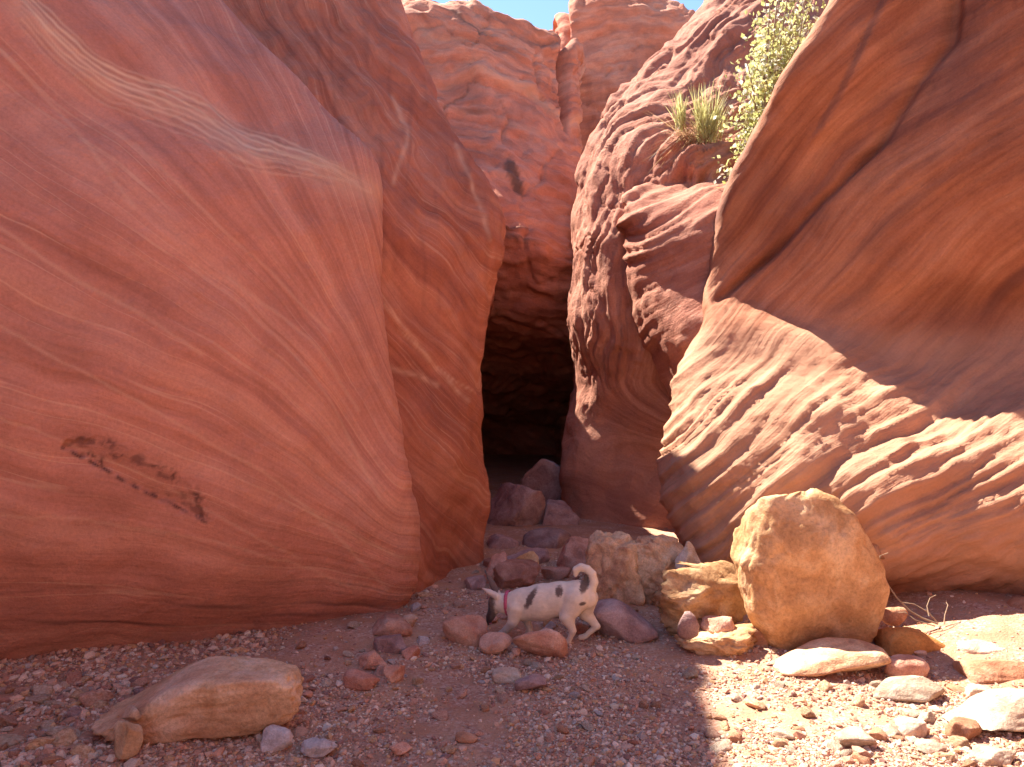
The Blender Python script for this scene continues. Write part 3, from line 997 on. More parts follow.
def wedge_right(V):
    V = V.copy()
    t = V[:, 0] + 0.5
    V[:, 2] = (V[:, 2] + 0.5) * (1.0 - 0.5 * sstep(0.3, 1.0, t)) - 0.5
    return V


def cone(V):
    V = V.copy()
    z = V[:, 2] + 0.5
    V[:, :2] *= (1.15 - 0.75 * z)[:, None]
    return V


B_ = boulder
# sunlit group by the right cliff
B_('boulder', 'boulder', 'largest tall ochre boulder leaning upright against the right cliff', (735, 487, 882, 662), 'ochre', 11, 4.12, 0.62, 0.05, 6, 6, 0.065, 0.3, 0.017, 0.7, 0.95, mod=egg)
B_('boulder', 'boulder', 'cracked yellow boulder with a sunlit flat top, left of the tallest boulder', (655, 561, 751, 642), 'ochre', 23, 4.38, 0.7, 0.04, 5, 10, 0.13, 0.5, 0.06, mod=block)
B_('rock', 'rock', 'broken ochre rock wedged under the cracked yellow boulder', (677, 626, 768, 664), 'ochre', 31, 4.12, 0.6, 0.2, 5, 10, 0.2, 0.4, 0.09)
B_('stone', 'stone', 'upright pale grey egg stone propped against the cracked yellow boulder', (676, 611, 699, 641), 'purple', 37, 4.16, 0.8, 0.05, 4, 4, 0.05, 0.1, 0.02, mod=upright)
B_('stone', 'stone', 'small dark stone jammed between cracked boulder and tallest boulder', (745, 626, 775, 650), 'brown', 38, 4.28, 0.8, 0.2, 3, 6, 0.1, 0.3)
B_('stone', 'stone', 'grey pink stone on top of the broken ochre rock', (702, 617, 738, 634), 'pink', 39, 4.25, 0.8, 0.3, 3, 6, 0.1, 0.3)
B_('boulder', 'boulder', 'lumpy pinkish tan boulder standing left of its twin, just behind the dog', (585, 532, 642, 608), 'tan', 43, 5.1, 0.9, 0.12, 5, 8, 0.16, 0.3, 0.07, mod=dome)
B_('boulder', 'boulder', 'lumpy tan boulder right of its twin and behind the cracked yellow boulder', (626, 535, 690, 608), 'tan', 47, 5.05, 0.8, 0.12, 5, 8, 0.15, 0.3, 0.07, mod=dome)
B_('rock', 'rock', 'small pointed pale rock catching the sun between the boulders and the cliff', (674, 541, 700, 570), 'pale', 53, 5.0, 0.9, 0.2, 4, 9, 0.08, 0.2, mod=cone)
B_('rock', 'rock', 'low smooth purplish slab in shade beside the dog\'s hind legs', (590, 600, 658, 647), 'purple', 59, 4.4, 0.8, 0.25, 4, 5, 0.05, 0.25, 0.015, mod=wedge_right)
B_('rock', 'rock', 'squat red brown rock right under the dog\'s tail end', (572, 622, 597, 655), 'red', 61, 4.5, 0.8, 0.15, 4, 8, 0.08, 0.3)
B_('rock', 'rock', 'angular pink rock in front of the dog\'s belly', (512, 626, 568, 661), 'pink', 67, 4.12, 0.55, 0.15, 4, 10, 0.12, 0.5, 0.03)
B_('rock', 'rock', 'rounded pink rock just left of the dog\'s front paw', (442, 614, 489, 650), 'pink', 71, 4.3, 0.8, 0.15, 4, 8, 0.10, 0.25, 0.03)
B_('stone', 'stone', 'smooth oval pink stone between the two pink rocks in front of the dog', (479, 633, 512, 655), 'pink', 73, 4.18, 0.7, 0.15, 4, 4, 0.04, 0.1, 0.015)
B_('stone', 'stone', 'tiny pinkish stone beside the oval pink stone', (511, 648, 521, 656), 'pink', 74, 4.17, 0.8, 0.2, 3, 5, 0.06, 0.2)
B_('rock', 'rock', 'blocky reddish rock behind the dog\'s head', (493, 560, 541, 592), 'red', 79, 5.5, 0.8, 0.2, 4, 9, 0.12, 0.4, 0.04)
B_('rock', 'rock', 'round ochre rock above the blocky rock behind the dog', (514, 550, 539, 577), 'ochre', 83, 5.75, 0.8, 0.2, 4, 5, 0.06, 0.1)
B_('rock', 'rock', 'steep reddish rock left of the blocky rock behind the dog', (477, 552, 508, 594), 'red', 89, 5.7, 0.8, 0.2, 4, 9, 0.12, 0.35, 0.04, mod=slope_left)
B_('rock', 'rock', 'small dim red rock right of the round ochre rock, at the slot mouth', (541, 567, 571, 588), 'red', 97, 5.8, 0.8, 0.2, 4, 8, 0.08, 0.3)
B_('stone', 'stone', 'grey broken stone at the foot of the red fin', (464, 576, 486, 594), 'purple', 101, 5.5, 0.8, 0.2, 4, 9, 0.1, 0.3)
# rocks inside the dark slot
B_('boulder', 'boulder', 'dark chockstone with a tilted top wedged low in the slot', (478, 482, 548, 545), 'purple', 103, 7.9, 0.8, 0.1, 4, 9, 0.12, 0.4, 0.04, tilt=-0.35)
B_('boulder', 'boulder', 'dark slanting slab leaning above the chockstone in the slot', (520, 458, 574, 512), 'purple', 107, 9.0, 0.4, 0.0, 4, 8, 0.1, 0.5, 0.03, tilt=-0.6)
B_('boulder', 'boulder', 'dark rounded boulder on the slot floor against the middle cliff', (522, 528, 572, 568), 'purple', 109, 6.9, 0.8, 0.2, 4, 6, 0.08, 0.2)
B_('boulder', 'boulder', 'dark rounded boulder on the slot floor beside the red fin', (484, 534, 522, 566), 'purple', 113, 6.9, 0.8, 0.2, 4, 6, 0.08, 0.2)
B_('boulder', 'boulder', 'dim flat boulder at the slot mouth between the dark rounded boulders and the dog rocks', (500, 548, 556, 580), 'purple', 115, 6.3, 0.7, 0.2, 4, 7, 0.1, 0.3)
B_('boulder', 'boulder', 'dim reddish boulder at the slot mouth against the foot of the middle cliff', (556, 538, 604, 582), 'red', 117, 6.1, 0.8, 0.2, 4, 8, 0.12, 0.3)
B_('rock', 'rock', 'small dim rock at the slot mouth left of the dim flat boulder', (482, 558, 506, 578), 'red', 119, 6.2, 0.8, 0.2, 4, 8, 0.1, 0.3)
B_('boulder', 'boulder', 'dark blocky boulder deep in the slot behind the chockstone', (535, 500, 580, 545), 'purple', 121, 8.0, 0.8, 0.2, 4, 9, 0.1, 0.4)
# left side
B_('boulder', 'boulder', 'long low tan boulder half buried at the foot of the left cliff', (100, 665, 300, 744), 'slab', 127, 3.08, 0.5, 0.12, 5, 6, 0.07, 0.4, 0.035, mod=slope_left)
B_('stone', 'stone', 'upright tan stone against the left end of the long low boulder', (110, 718, 144, 760), 'slab', 131, 2.96, 0.8, 0.1, 4, 9, 0.09, 0.4, 0.03)
B_('stone', 'stone', 'small whitish stone sitting on the left end of the long low boulder', (122, 706, 141, 721), 'pale', 132, 3.02, 0.8, 0.3, 3, 6, 0.08, 0.2)
B_('rock', 'rock', 'domed red rock at the front of the small cluster left of centre', (343, 669, 380, 692), 'red', 137, None, 0.7, 0.15, 4, 6, 0.06, 0.2)
B_('rock', 'rock', 'flat tilted pinkish rock topping the small cluster left of centre', (358, 651, 389, 673), 'pink', 139, 3.95, 0.7, 0.15, 4, 8, 0.08, 0.4, tilt=0.4)
B_('rock', 'rock', 'upright pink rock at the right end of the small cluster left of centre', (384, 664, 405, 684), 'pink', 149, None, 0.8, 0.15, 4, 8, 0.08, 0.3)
B_('rock', 'rock', 'narrow pink rock in the middle of the small cluster left of centre', (372, 665, 387, 684), 'pink', 150, 3.9, 0.8, 0.15, 4, 8, 0.08, 0.3)
B_('rock', 'rock', 'flat pink rock against the base of the left cliff nose', (371, 617, 413, 637), 'pink', 151, None, 0.7, 0.2, 4, 8, 0.08, 0.35)
B_('stone', 'stone', 'pale stone right of the flat pink rock at the cliff nose', (402, 615, 418, 628), 'pale', 157, None, 0.8, 0.2, 3, 6, 0.08, 0.2)
B_('rock', 'rock', 'purplish slab lying between the cliff nose and the rock cluster', (374, 634, 408, 654), 'purple', 158, None, 0.8, 0.25, 4, 7, 0.08, 0.4)
B_('rock', 'rock', 'dull red brown rock left of the rounded pink rock', (402, 646, 420, 660), 'red', 159, None, 0.8, 0.2, 4, 8, 0.08, 0.3)
B_('stone', 'stone', 'grey stone right of the long low tan boulder', (262, 726, 294, 754), 'grey', 163, None, 0.8, 0.2, 4, 9, 0.09, 0.4)
B_('stone', 'stone', 'crumbly bluish white stone low in the gravel right of the grey stone', (299, 737, 338, 760), 'grey', 167, None, 0.8, 0.2, 4, 10, 0.16, 0.4, 0.06)
B_('stone', 'stone', 'flat cream stone lying in the middle of the shaded gravel', (492, 669, 522, 684), 'pale', 173, None, 0.7, 0.2, 4, 8, 0.06, 0.4)
B_('stone', 'stone', 'flat purple grey stone touching the cream stone in the gravel', (514, 675, 547, 694), 'purple', 179, None, 0.7, 0.2, 4, 9, 0.08, 0.4)
B_('stone', 'stone', 'pinkish stone low in the shaded gravel near the photo bottom', (390, 742, 412, 758), 'pink', 181, None, 0.8, 0.2, 3, 7, 0.08, 0.3)
B_('stone', 'stone', 'brown wedge stone casting a dark gap in the shaded gravel', (455, 733, 478, 744), 'brown', 182, None, 0.8, 0.2, 3, 8, 0.08, 0.4)
# right foreground
B_('boulder', 'boulder', 'low pinkish boulder lying in front of the tallest boulder', (776, 643, 886, 682), 'tan', 191, None, 0.55, 0.15, 4, 6, 0.06, 0.3, 0.02, mod=slope_left)
B_('rock', 'rock', 'round reddish stone between the low pinkish boulder and the orange rock', (883, 656, 926, 681), 'pink', 193, None, 0.7, 0.15, 4, 4, 0.04, 0.15)
B_('rock', 'rock', 'bright orange rock tapering to the right beside the tallest boulder', (877, 625, 957, 668), 'orange', 197, 4.12, 0.6, 0.15, 4, 6, 0.05, 0.35, 0.02, mod=wedge_right)
B_('stone', 'stone', 'round brown stone behind the bright orange rock', (881, 606, 907, 626), 'brown', 199, 4.4, 0.8, 0.15, 4, 4, 0.05, 0.1)
B_('stone', 'stone', 'dusky purple stone tucked between the tallest boulder and the orange rock', (863, 622, 886, 645), 'purple', 211, 4.3, 0.8, 0.15, 4, 5, 0.06, 0.2)
B_('stone', 'stone', 'dark brown stone perched behind the right shoulder of the tallest boulder', (864, 540, 890, 562), 'brown', 223, 4.75, 0.9, 0.15, 4, 7, 0.08, 0.3)
B_('rock', 'rock', 'angular sunlit rock with a shaded right face on the open gravel', (870, 677, 944, 706), 'pale', 227, None, 0.6, 0.15, 4, 11, 0.07, 0.3, 0.02, mod=cone)
B_('rock', 'rock', 'pitted pale rock behind the white topped brown rock at the right edge', (957, 641, 1014, 668), 'pale', 229, 4.0, 0.7, 0.15, 4, 8, 0.14, 0.35, 0.05)
B_('rock', 'rock', 'brown rock with a sunlit whitish top at the right edge', (958, 659, 1040, 695), 'brown', 233, 3.75, 0.6, 0.15, 4, 7, 0.07, 0.4, 0.02)
B_('stone', 'stone', 'small stone in front of the white topped brown rock', (966, 684, 992, 701), 'pale', 239, None, 0.8, 0.15, 4, 8, 0.08, 0.3)
B_('boulder', 'boulder', 'broad white flat boulder cut by the right edge of the photo', (950, 690, 1075, 742), 'pale', 241, None, 0.6, 0.15, 5, 7, 0.07, 0.3, 0.02, mod=slope_left)
B_('stone', 'stone', 'brown slab stone at the front foot of the broad white boulder', (944, 719, 983, 741), 'brown', 251, 3.16, 0.6, 0.1, 4, 9, 0.06, 0.5, tilt=-0.3)
B_('stone', 'stone', 'blocky pale stone on the sunlit gravel left of the brown slab stone', (897, 719, 924, 738), 'pale', 257, None, 0.8, 0.15, 4, 10, 0.08, 0.5)
B_('stone', 'stone', 'flat pale stone on the sunlit gravel, left of the blocky pale stone', (836, 731, 874, 752), 'pale', 263, None, 0.8, 0.2, 4, 8, 0.08, 0.4)
B_('stone', 'stone', 'thin pale flake in the sunlit gravel near the bottom right', (915, 742, 946, 756), 'pale', 269, None, 0.7, 0.2, 4, 9, 0.06, 0.5)
B_('stone', 'stone', 'cream stone at the very bottom right of the sunlit gravel', (972, 748, 1018, 768), 'pale', 271, None, 0.7, 0.2, 4, 9, 0.08, 0.4)
B_('rock', 'rock', 'red sandstone block cut by the right edge below the ramp', (996, 596, 1080, 650), 'brown', 277, 4.3, 0.7, 0.2, 4, 6, 0.07, 0.4)

# ------------------------------------------------------------------ loose stones: individuals, then gravel as one mass
rng = np.random.RandomState(99)
KEEP = [(0.25, 4.42, 0.34, 0.12)]


def blocked(x, y, r):
    for cx, cy, wd, dp in ROCKS:
        if abs(x - cx) < wd * 0.5 + r * 0.3 and abs(y - cy) < dp * 0.5 + r * 0.3:
            return True
    for cx, cy, a_, b__ in KEEP:
        if abs(x - cx) < a_ and abs(y - cy) < b__:
            return True
    return False


tmpl = []
for k in range(14):
    V, T = rock_shape(900 + k, 3, 11, 0.09, rng.uniform(0.1, 0.5), 0.03, 0.5, 0.85)
    me = bpy.data.meshes.new('stone')
    bm = bmesh.new()
    vs = [bm.verts.new(v) for v in V]
    for t in T:
        f = bm.faces.new([vs[i] for i in t])
        f.smooth = True
    bm.to_mesh(me)
    bm.free()
    tmpl.append(me)
tm = {}


def stone_mesh(k, mat):
    if (k, mat) not in tm:
        me = tmpl[k].copy()
        me.materials.append(RM[mat])
        tm[(k, mat)] = me
    return tm[(k, mat)]


LBL = {'left': ('loose stone in the shaded rubble at the foot of the left cliff', 'stones in the rubble under the left cliff'),
       'mid': ('small loose stone on the shaded gravel floor', 'stones on the shaded gravel floor'),
       'right': ('small loose stone on the sunlit gravel floor', 'stones on the sunlit gravel floor'),
       'back': ('small stone on the red sand around the boulders and the dog', 'stones around the boulders and dog')}
CN = {'pale': 'cream', 'grey': 'grey', 'pink': 'pink', 'red': 'red', 'purple': 'purplish', 'brown': 'brown', 'tan': 'tan'}
nst = 0
tries = 0
while nst < 235 and tries < 6000:
    tries += 1
    zone = rng.choice(['left', 'mid', 'right', 'back'], p=[0.42, 0.2, 0.2, 0.18])
    if zone == 'left':
        x, y = rng.uniform(-2.4, -1.0), rng.uniform(2.85, 3.75)
        s = rng.choice([0.045, 0.06, 0.085, 0.11], p=[0.4, 0.3, 0.2, 0.1])
    elif zone == 'mid':
        x, y = rng.uniform(-1.2, 0.7), rng.uniform(2.9, 4.2)
        s = rng.uniform(0.03, 0.065)
    elif zone == 'right':
        x, y = rng.uniform(0.85, 2.6), rng.uniform(2.9, 3.9)
        s = rng.uniform(0.03, 0.08)
    else:
        x, y = rng.uniform(-1.0, 1.1), rng.uniform(4.1, 6.2)
        s = rng.uniform(0.04, 0.10)
    if blocked(x, y, s):
        continue
    mat = rng.choice(['pale', 'grey', 'pink', 'red', 'purple', 'brown', 'tan'], p=[0.30, 0.03, 0.22, 0.03, 0.02, 0.15, 0.25] if zone == 'right' else [0.24, 0.05, 0.28, 0.10, 0.06, 0.11, 0.16])
    o = bpy.data.objects.new('stone', stone_mesh(rng.randint(14), mat))
    COL.objects.link(o)
    sx, sy, sz = s * rng.uniform(0.8, 1.5), s * rng.uniform(0.7, 1.1), s * rng.uniform(0.45, 0.85)
    o.scale = (sx, sy, sz)
    o.location = (x, y, float(gh(x, y)) + sz * 0.22)
    o.rotation_euler = (rng.uniform(-0.3, 0.3), rng.uniform(-0.3, 0.3), rng.uniform(0, 6.28))
    l, g = LBL[zone]
    tag(o, CN[mat] + ' ' + l, 'stone', CN[mat] + ' ' + g)
    nst += 1

# gravel
gm_, nt, bs = new_mat('mixed_gravel')
bs.inputs['Roughness'].default_value = 0.9
at = N(nt, 'ShaderNodeAttribute', attribute_name='tint').outputs['Color']
tc = N(nt, 'ShaderNodeTexCoord').outputs['Object']
c = mix(nt, 0.6, at, ramp(nt, noise(nt, tc, 150, 4, 0.7), [(0.3, 0.55), (0.7, 1.3)]), 'MULTIPLY')
nt.links.new(c, bs.inputs['Base Color'])
bump(nt, noise(nt, tc, 220, 4, 0.7), 0.4, 0.004, bs)

n = 165000
y = 2.6 + (7.0 - 2.6) * rng.uniform(0, 1, n) ** 1.6
x = rng.uniform(-0.78, 0.78, n) * y
p = st3(x, y)
dens = 0.76 + 1.25 * fbm(p * 1.6 + 30, 3)
sandL = np.exp(-(((x + 0.95) / 0.55) ** 2 + ((y - 4.1) / 0.55) ** 2)) + 0.8 * np.exp(-(((x + 0.1) / 1.0) ** 2 + ((y - 4.5) / 0.25) ** 2))
sandR = sstep(2.0, 2.4, x) * sstep(3.5, 3.9, y)
dens = dens - 0.75 * sandL - 0.9 * sandR - 0.5 * sstep(4.3, 5.2, y)
keep = rng.uniform(0, 1, n) < np.clip(dens, 0.05, 1)
x, y = x[keep], y[keep]
n = len(x)
siz = 0.0050 * np.exp(rng.normal(0, 0.5, n))
siz *= 1 + 0.9 * sstep(-1.0, -1.7, x) * (rng.uniform(0, 1, n) < 0.4)
siz = np.clip(siz, 0.003, 0.026)
z = gh(x, y)
pal = np.array([(0.47, 0.24, 0.16), (0.57, 0.35, 0.25), (0.66, 0.49, 0.38), (0.68, 0.55, 0.43), (0.40, 0.31, 0.27), (0.30, 0.15, 0.12), (0.52, 0.30, 0.16), (0.52, 0.45, 0.40)])
ci = rng.choice(len(pal), n, p=[0.25, 0.23, 0.17, 0.08, 0.05, 0.08, 0.12, 0.02])
cols_ = pal[ci] * rng.uniform(0.75, 1.2, (n, 1))
V1, T1 = ico(1)
V1 = V1
rots = rng.normal(size=(n, 4))
rots /= np.linalg.norm(rots, axis=1)[:, None]
qw, qx, qy, qz = rots.T
Rm = np.stack([1 - 2 * (qy ** 2 + qz ** 2), 2 * (qx * qy - qz * qw), 2 * (qx * qz + qy * qw),
               2 * (qx * qy + qz * qw), 1 - 2 * (qx ** 2 + qz ** 2), 2 * (qy * qz - qx * qw),
               2 * (qx * qz - qy * qw), 2 * (qy * qz + qx * qw), 1 - 2 * (qx ** 2 + qy ** 2)], -1).reshape(n, 3, 3)
jit = rng.uniform(0.62, 1.25, (n, len(V1), 1))
sc3 = rng.uniform(0.55, 1.5, (n, 1, 3))
Vg = V1[None] * jit * sc3
Vg = np.einsum('nij,nkj->nki', Rm, Vg)
Vg[..., 2] *= 0.75
Vg = Vg * siz[:, None, None] + np.stack([x, y, z + siz * 0.25], -1)[:, None, :]
Tg = (T1[None] + (np.arange(n) * len(V1))[:, None, None]).reshape(-1, 3)
gravel = mesh_np('gravel', Vg.reshape(-1, 3), Tg, gm_, False)
at = gravel.data.color_attributes.new('tint', 'FLOAT_COLOR', 'POINT')
cc = np.ones((n, len(V1), 4))
cc[..., :3] = cols_[:, None, :]
at.data.foreach_set('color', cc.astype(np.float32).ravel())
tag(gravel, 'fine mixed pink, cream and grey gravel strewn over the canyon floor', 'gravel', kind='stuff')


# ------------------------------------------------------------------ plants on the ledge
def surf_pt(pos, px, py, tx, ty):
    d = (px - tx) ** 2 + (py - ty) ** 2
    i = np.unravel_index(np.argmin(d), d.shape)
    return pos[i]


def leaf_mat(name, c1, c2, trans=0.5):
    m, nt, bs = new_mat(name)
    out = nt.nodes['Material Output']
    at = N(nt, 'ShaderNodeAttribute', attribute_name='tint').outputs['Color']
    bs.inputs['Roughness'].default_value = 0.6
    nt.links.new(at, bs.inputs['Base Color'])
    tr = N(nt, 'ShaderNodeBsdfTranslucent')
    nt.links.new(at, tr.inputs['Color'])
    mx = N(nt, 'ShaderNodeMixShader')
    mx.inputs[0].default_value = trans
    nt.links.new(bs.outputs[0], mx.inputs[1])
    nt.links.new(tr.outputs[0], mx.inputs[2])
    nt.links.new(mx.outputs[0], out.inputs['Surface'])
    return m


M_leaf = leaf_mat('shrub_leaf', None, None, 0.6)
M_blade = leaf_mat('grass_blade', None, None, 0.55)
M_twig = plain('dry_twig', (0.42, 0.30, 0.20), 0.85, (0.22, 0.14, 0.09), 40)
M_stem = plain('shrub_stem', (0.30, 0.22, 0.15), 0.85, (0.16, 0.11, 0.08), 40)


def set_tint(o, C4):
    at = o.data.color_attributes.new('tint', 'FLOAT_COLOR', 'POINT')
    at.data.foreach_set('color', C4.astype(np.float32).ravel())


# leafy shrub between the middle and the right cliff
rs = np.random.RandomState(5)
base = np.array(P(760, 172, 7.15))
shrub = bpy.data.objects.new('leafy_shrub', None)
COL.objects.link(shrub)
shrub.location = base
tag(shrub, 'leafy yellow green shrub hanging between the middle cliff and the dark slab', 'shrub')
tips = [(742, 120), (750, 95), (756, 78), (768, 60), (775, 30), (770, 5), (790, -20), (800, -60), (820, -40), (838, -70), (850, -30), (828, 8), (812, 30), (802, 48), (792, 70), (783, 92), (776, 112), (760, 130), (748, 140), (738, 108), (765, 95), (785, 20), (735, 160), (727, 178), (747, 62), (757, 38), (766, 18), (772, -12), (760, 55), (780, -30), (805, 0), (780, -5), (795, 40), (772, 85), (815, -15)]
stems, LV, LQ, LC = [], [], [], []
for tx, ty in tips:
    Y = 7.1 + rs.uniform(-0.35, 0.45)
    tip = np.array(P(tx, ty, Y))
    mid_ = (base + tip) / 2 + np.array([rs.uniform(-0.1, 0.15), rs.uniform(-0.15, 0.1), rs.uniform(0.0, 0.15)])
    ts = np.linspace(0, 1, 12)[:, None]
    path = (1 - ts) ** 2 * base + 2 * ts * (1 - ts) * mid_ + ts ** 2 * tip
    stems.append((path, np.linspace(0.015, 0.004, 12)))
    cl = rs.uniform(0.35, 1.02, 6)
    for j in range(135):
        t = np.clip(cl[j % 6] + rs.normal(0, 0.045), 0.25, 1.06)
        c0 = (1 - t) ** 2 * base + 2 * t * (1 - t) * mid_ + t ** 2 * tip + rs.normal(0, 0.068, 3) + 0.08 * np.array([math.sin(9 * t + tx), math.cos(7 * t + ty), math.sin(5 * t + ty)])
        L = rs.uniform(0.032, 0.062)
        d = rs.normal(size=3)
        d /= np.linalg.norm(d)
        sd = np.cross(d, rs.normal(size=3))
        sd /= np.linalg.norm(sd)
        nr = np.cross(d, sd)
        b0 = len(LV)
        LV += [c0, c0 + d * L * 0.5 + sd * L * 0.36 + nr * L * 0.08, c0 + d * L, c0 + d * L * 0.5 - sd * L * 0.36 + nr * L * 0.08]
        LQ.append((b0, b0 + 1, b0 + 2, b0 + 3))
        g = rs.uniform()
        col = np.array([0.42, 0.44, 0.15]) * (1 - g) + np.array([0.58, 0.55, 0.28]) * g
        if rs.uniform() < 0.25:
            col = np.array([0.62, 0.62, 0.52])
        LC += [np.append(col * rs.uniform(0.7, 1.15), 1)] * 4
fo = mesh_np('foliage', LV, LQ, M_leaf, False, None, base)
set_tint(fo, np.array(LC))
fo.location = (0, 0, 0)
fo.parent = shrub
so_ = tubes('stem', stems, M_stem, None, base)
so_.location = (0, 0, 0)
so_.parent = shrub

# grass tuft
gb = np.array(surf_pt(pF, pxF, pyF, 695, 140)) + np.array([0, -0.05, 0])
kY = gb[1]
tuft = bpy.data.objects.new('grass_tuft', None)
COL.objects.link(tuft)
tuft.location = gb
tag(tuft, 'pale green grass tuft with dry straw skirt on the middle cliff\'s ledge', 'grass tuft')


def blades(name, specs, colf, parent, seed):
    rs = np.random.RandomState(seed)
    V, Q, Cc = [], [], []
    for (x0, y0), (x1, y1), wd in specs:
        dY0, dY1 = rs.uniform(-0.05, 0.05), rs.uniform(-0.14, 0.1)
        a = np.array(P(x0, y0, kY + dY0))
        e = np.array(P(x1, y1, kY + dY1))
        m_ = (a + e) / 2 + np.array([rs.uniform(-.02, .02), rs.uniform(-.02, .02), 0.03])
        side = np.array([rs.uniform(-1, 1), rs.uniform(-1, 1), 0])
        side /= np.linalg.norm(side)
        b0 = len(V)
        col = colf(rs)
        for i, t in enumerate(np.linspace(0, 1, 6)):
            c0 = (1 - t) ** 2 * a + 2 * t * (1 - t) * m_ + t * t * e
            wv = wd * (1 - t) ** 0.6
            V += [c0 - side * wv, c0 + side * wv]
            Cc += [col, col]
            if i:
                k = b0 + 2 * i
                Q.append((k - 2, k - 1, k + 1, k))
    o = mesh_np(name, V, Q, M_blade, False, None, gb)
    o.location = (0, 0, 0)
    o.parent = parent
    set_tint(o, np.array(Cc))
    return o


sp = []
for i in range(210):
    if rs.uniform() < 0.34:
        x0 = rs.uniform(676, 686)
        sp.append(((x0, rs.uniform(118, 132)), (x0 + rs.normal(-3, 6), rs.uniform(84, 112)), rs.uniform(0.004, 0.008)))
    else:
        x0 = rs.uniform(698, 716)
        sp.append(((x0, rs.uniform(122, 146)), (x0 + (x0 - 706) * 0.8 + rs.normal(2, 8), rs.uniform(76, 124)), rs.uniform(0.004, 0.009)))
for i in range(50):
    x0 = rs.uniform(700, 722)
    sp.append(((x0, rs.uniform(128, 148)), (x0 + rs.uniform(2, 16), rs.uniform(95, 128)), rs.uniform(0.004, 0.007)))
blades('green_blades', sp, lambda r: np.append(np.array([0.52, 0.50, 0.22]) * r.uniform(0.7, 1.25) + np.array([0.06, 0.05, 0.05]) * r.uniform(0, 1), 1), tuft, 1)
sp = []
for i in range(190):
    x0 = rs.uniform(680, 720)
    sp.append(((x0, rs.uniform(126, 146)), (x0 + rs.normal(-16, 18), rs.uniform(108, 176)), rs.uniform(0.003, 0.006)))
blades('dry_straw', sp, lambda r: np.append(np.array([0.50, 0.33, 0.18]) * r.uniform(0.55, 1.2), 1), tuft, 2)

# dry twigs right of the big boulder
tw = []


def twpath(pts, Y, r0):
    p_ = np.array([P(x_, y_, Y + 0.02 * i) for i, (x_, y_) in enumerate(pts)])
    return (p_, np.linspace(r0, r0 * 0.45, len(p_)))


tb = np.array(P(938, 624, 4.36))
tw.append(twpath([(938, 624), (922, 618), (910, 611), (897, 598), (888, 585), (881, 568), (880, 556), (888, 553)], 4.36, 0.006))
tw.append(twpath([(938, 623), (928, 612), (914, 604), (900, 602)], 4.38, 0.0045))
tw.append(twpath([(929, 616), (927, 606), (930, 598), (936, 595)], 4.36, 0.004))
tw.append(twpath([(944, 624), (945, 615), (948, 605), (946, 602)], 4.36, 0.004))
tw.append(twpath([(935, 626), (915, 620), (905, 612), (898, 613)], 4.34, 0.004))
o = tubes('dry_twig', tw, M_twig, None, tb)
tag(o, 'bare pale dead twigs sprouting between the tallest boulder and the right cliff', 'twig')

# ------------------------------------------------------------------ the dog
DS = 0.001145 * 0.995
yaw = math.atan2(0.13, 0.40)
fw = np.array([-math.cos(yaw), math.sin(yaw), 0])
sd = np.array([math.sin(yaw), math.cos(yaw), 0])     # away from the camera
D0 = np.array(P(450 + 620 / 5.12, 641.5, 4.42))
D0[2] = 0.0


def D(zx, zy, lat=0.0):
    zy2 = zy + 34 * (620 - zx) / 355
    l = (620 - zx) * DS / math.cos(yaw) + lat * math.tan(yaw) * 0.0
    return np.array([l, lat, (520 - zy2) * DS + 0.002])


caps = []  # a, b, ra, rb, k


def cap(a, b, ra, rb, k=0.018):
    caps.append((np.array(a), np.array(b), ra * DS, rb * DS, k))


# torso
cap(D(375, 335), D(470, 322), 82, 90, 0.03)
cap(D(470, 322), D(560, 303), 88, 82, 0.03)
cap(D(560, 303), D(655, 285), 80, 72, 0.03)
cap(D(655, 285), D(705, 305), 66, 46, 0.03)
# neck, head, muzzle
cap(D(375, 320), D(292, 330), 66, 52, 0.03)
cap(D(292, 328), D(238, 322), 50, 44, 0.025)
cap(D(236, 325), D(205, 395), 36, 22, 0.02)
cap(D(205, 395), D(196, 425), 21, 16, 0.012)
# tail
tl = [(695, 280), (718, 258), (731, 222), (722, 182), (697, 156), (667, 145), (643, 158), (640, 182)]
tr_ = [26, 24, 22, 21, 20, 19, 18, 13]
for i in range(len(tl) - 1):
    cap(D(*tl[i], 0.01), D(*tl[i + 1], 0.01), tr_[i], tr_[i + 1], 0.008)
cap(D(690, 195, 0.02), D(692, 245, 0.02), 13, 17, 0.01)


def leg(pts, rad, lat, splay=0.0):
    for i in range(len(pts) - 1):
        cap(D(*pts[i], lat[i]), D(*pts[i + 1], lat[i + 1]), rad[i], rad[i + 1], 0.012)


# near fore leg reaching forward, far fore leg trailing
leg([(352, 345), (338, 412), (305, 448), (272, 474), (258, 480)], [50, 27, 18, 14, 15], [-0.04, -0.055, -0.05, -0.048, -0.048])
leg([(360, 350), (378, 418), (392, 458), (398, 488), (384, 494)], [46, 25, 17, 14, 15], [0.04, 0.05, 0.05, 0.048, 0.048])
# near hind leg
leg([(650, 300), (612, 382), (640, 452), (618, 508), (600, 513)], [66, 38, 17, 13, 16], [-0.04, -0.06, -0.058, -0.055, -0.055])
# far hind leg stretched back
leg([(692, 310), (682, 390), (738, 456), (680, 508), (660, 514)], [58, 35, 17, 13, 16], [0.035, 0.052, 0.05, 0.045, 0.045])
# ears
EAR = 9
cap(D(250, 285, -0.032), D(212, 258, -0.04), 20, 15, 0.008)
cap(D(212, 258, -0.04), D(174, 236, -0.044), 14, 4, 0.006)
cap(D(232, 285, 0.03), D(202, 230, 0.038), 20, 16, 0.008)
cap(D(202, 230, 0.038), D(160, 158, 0.045), 16, 4, 0.006)

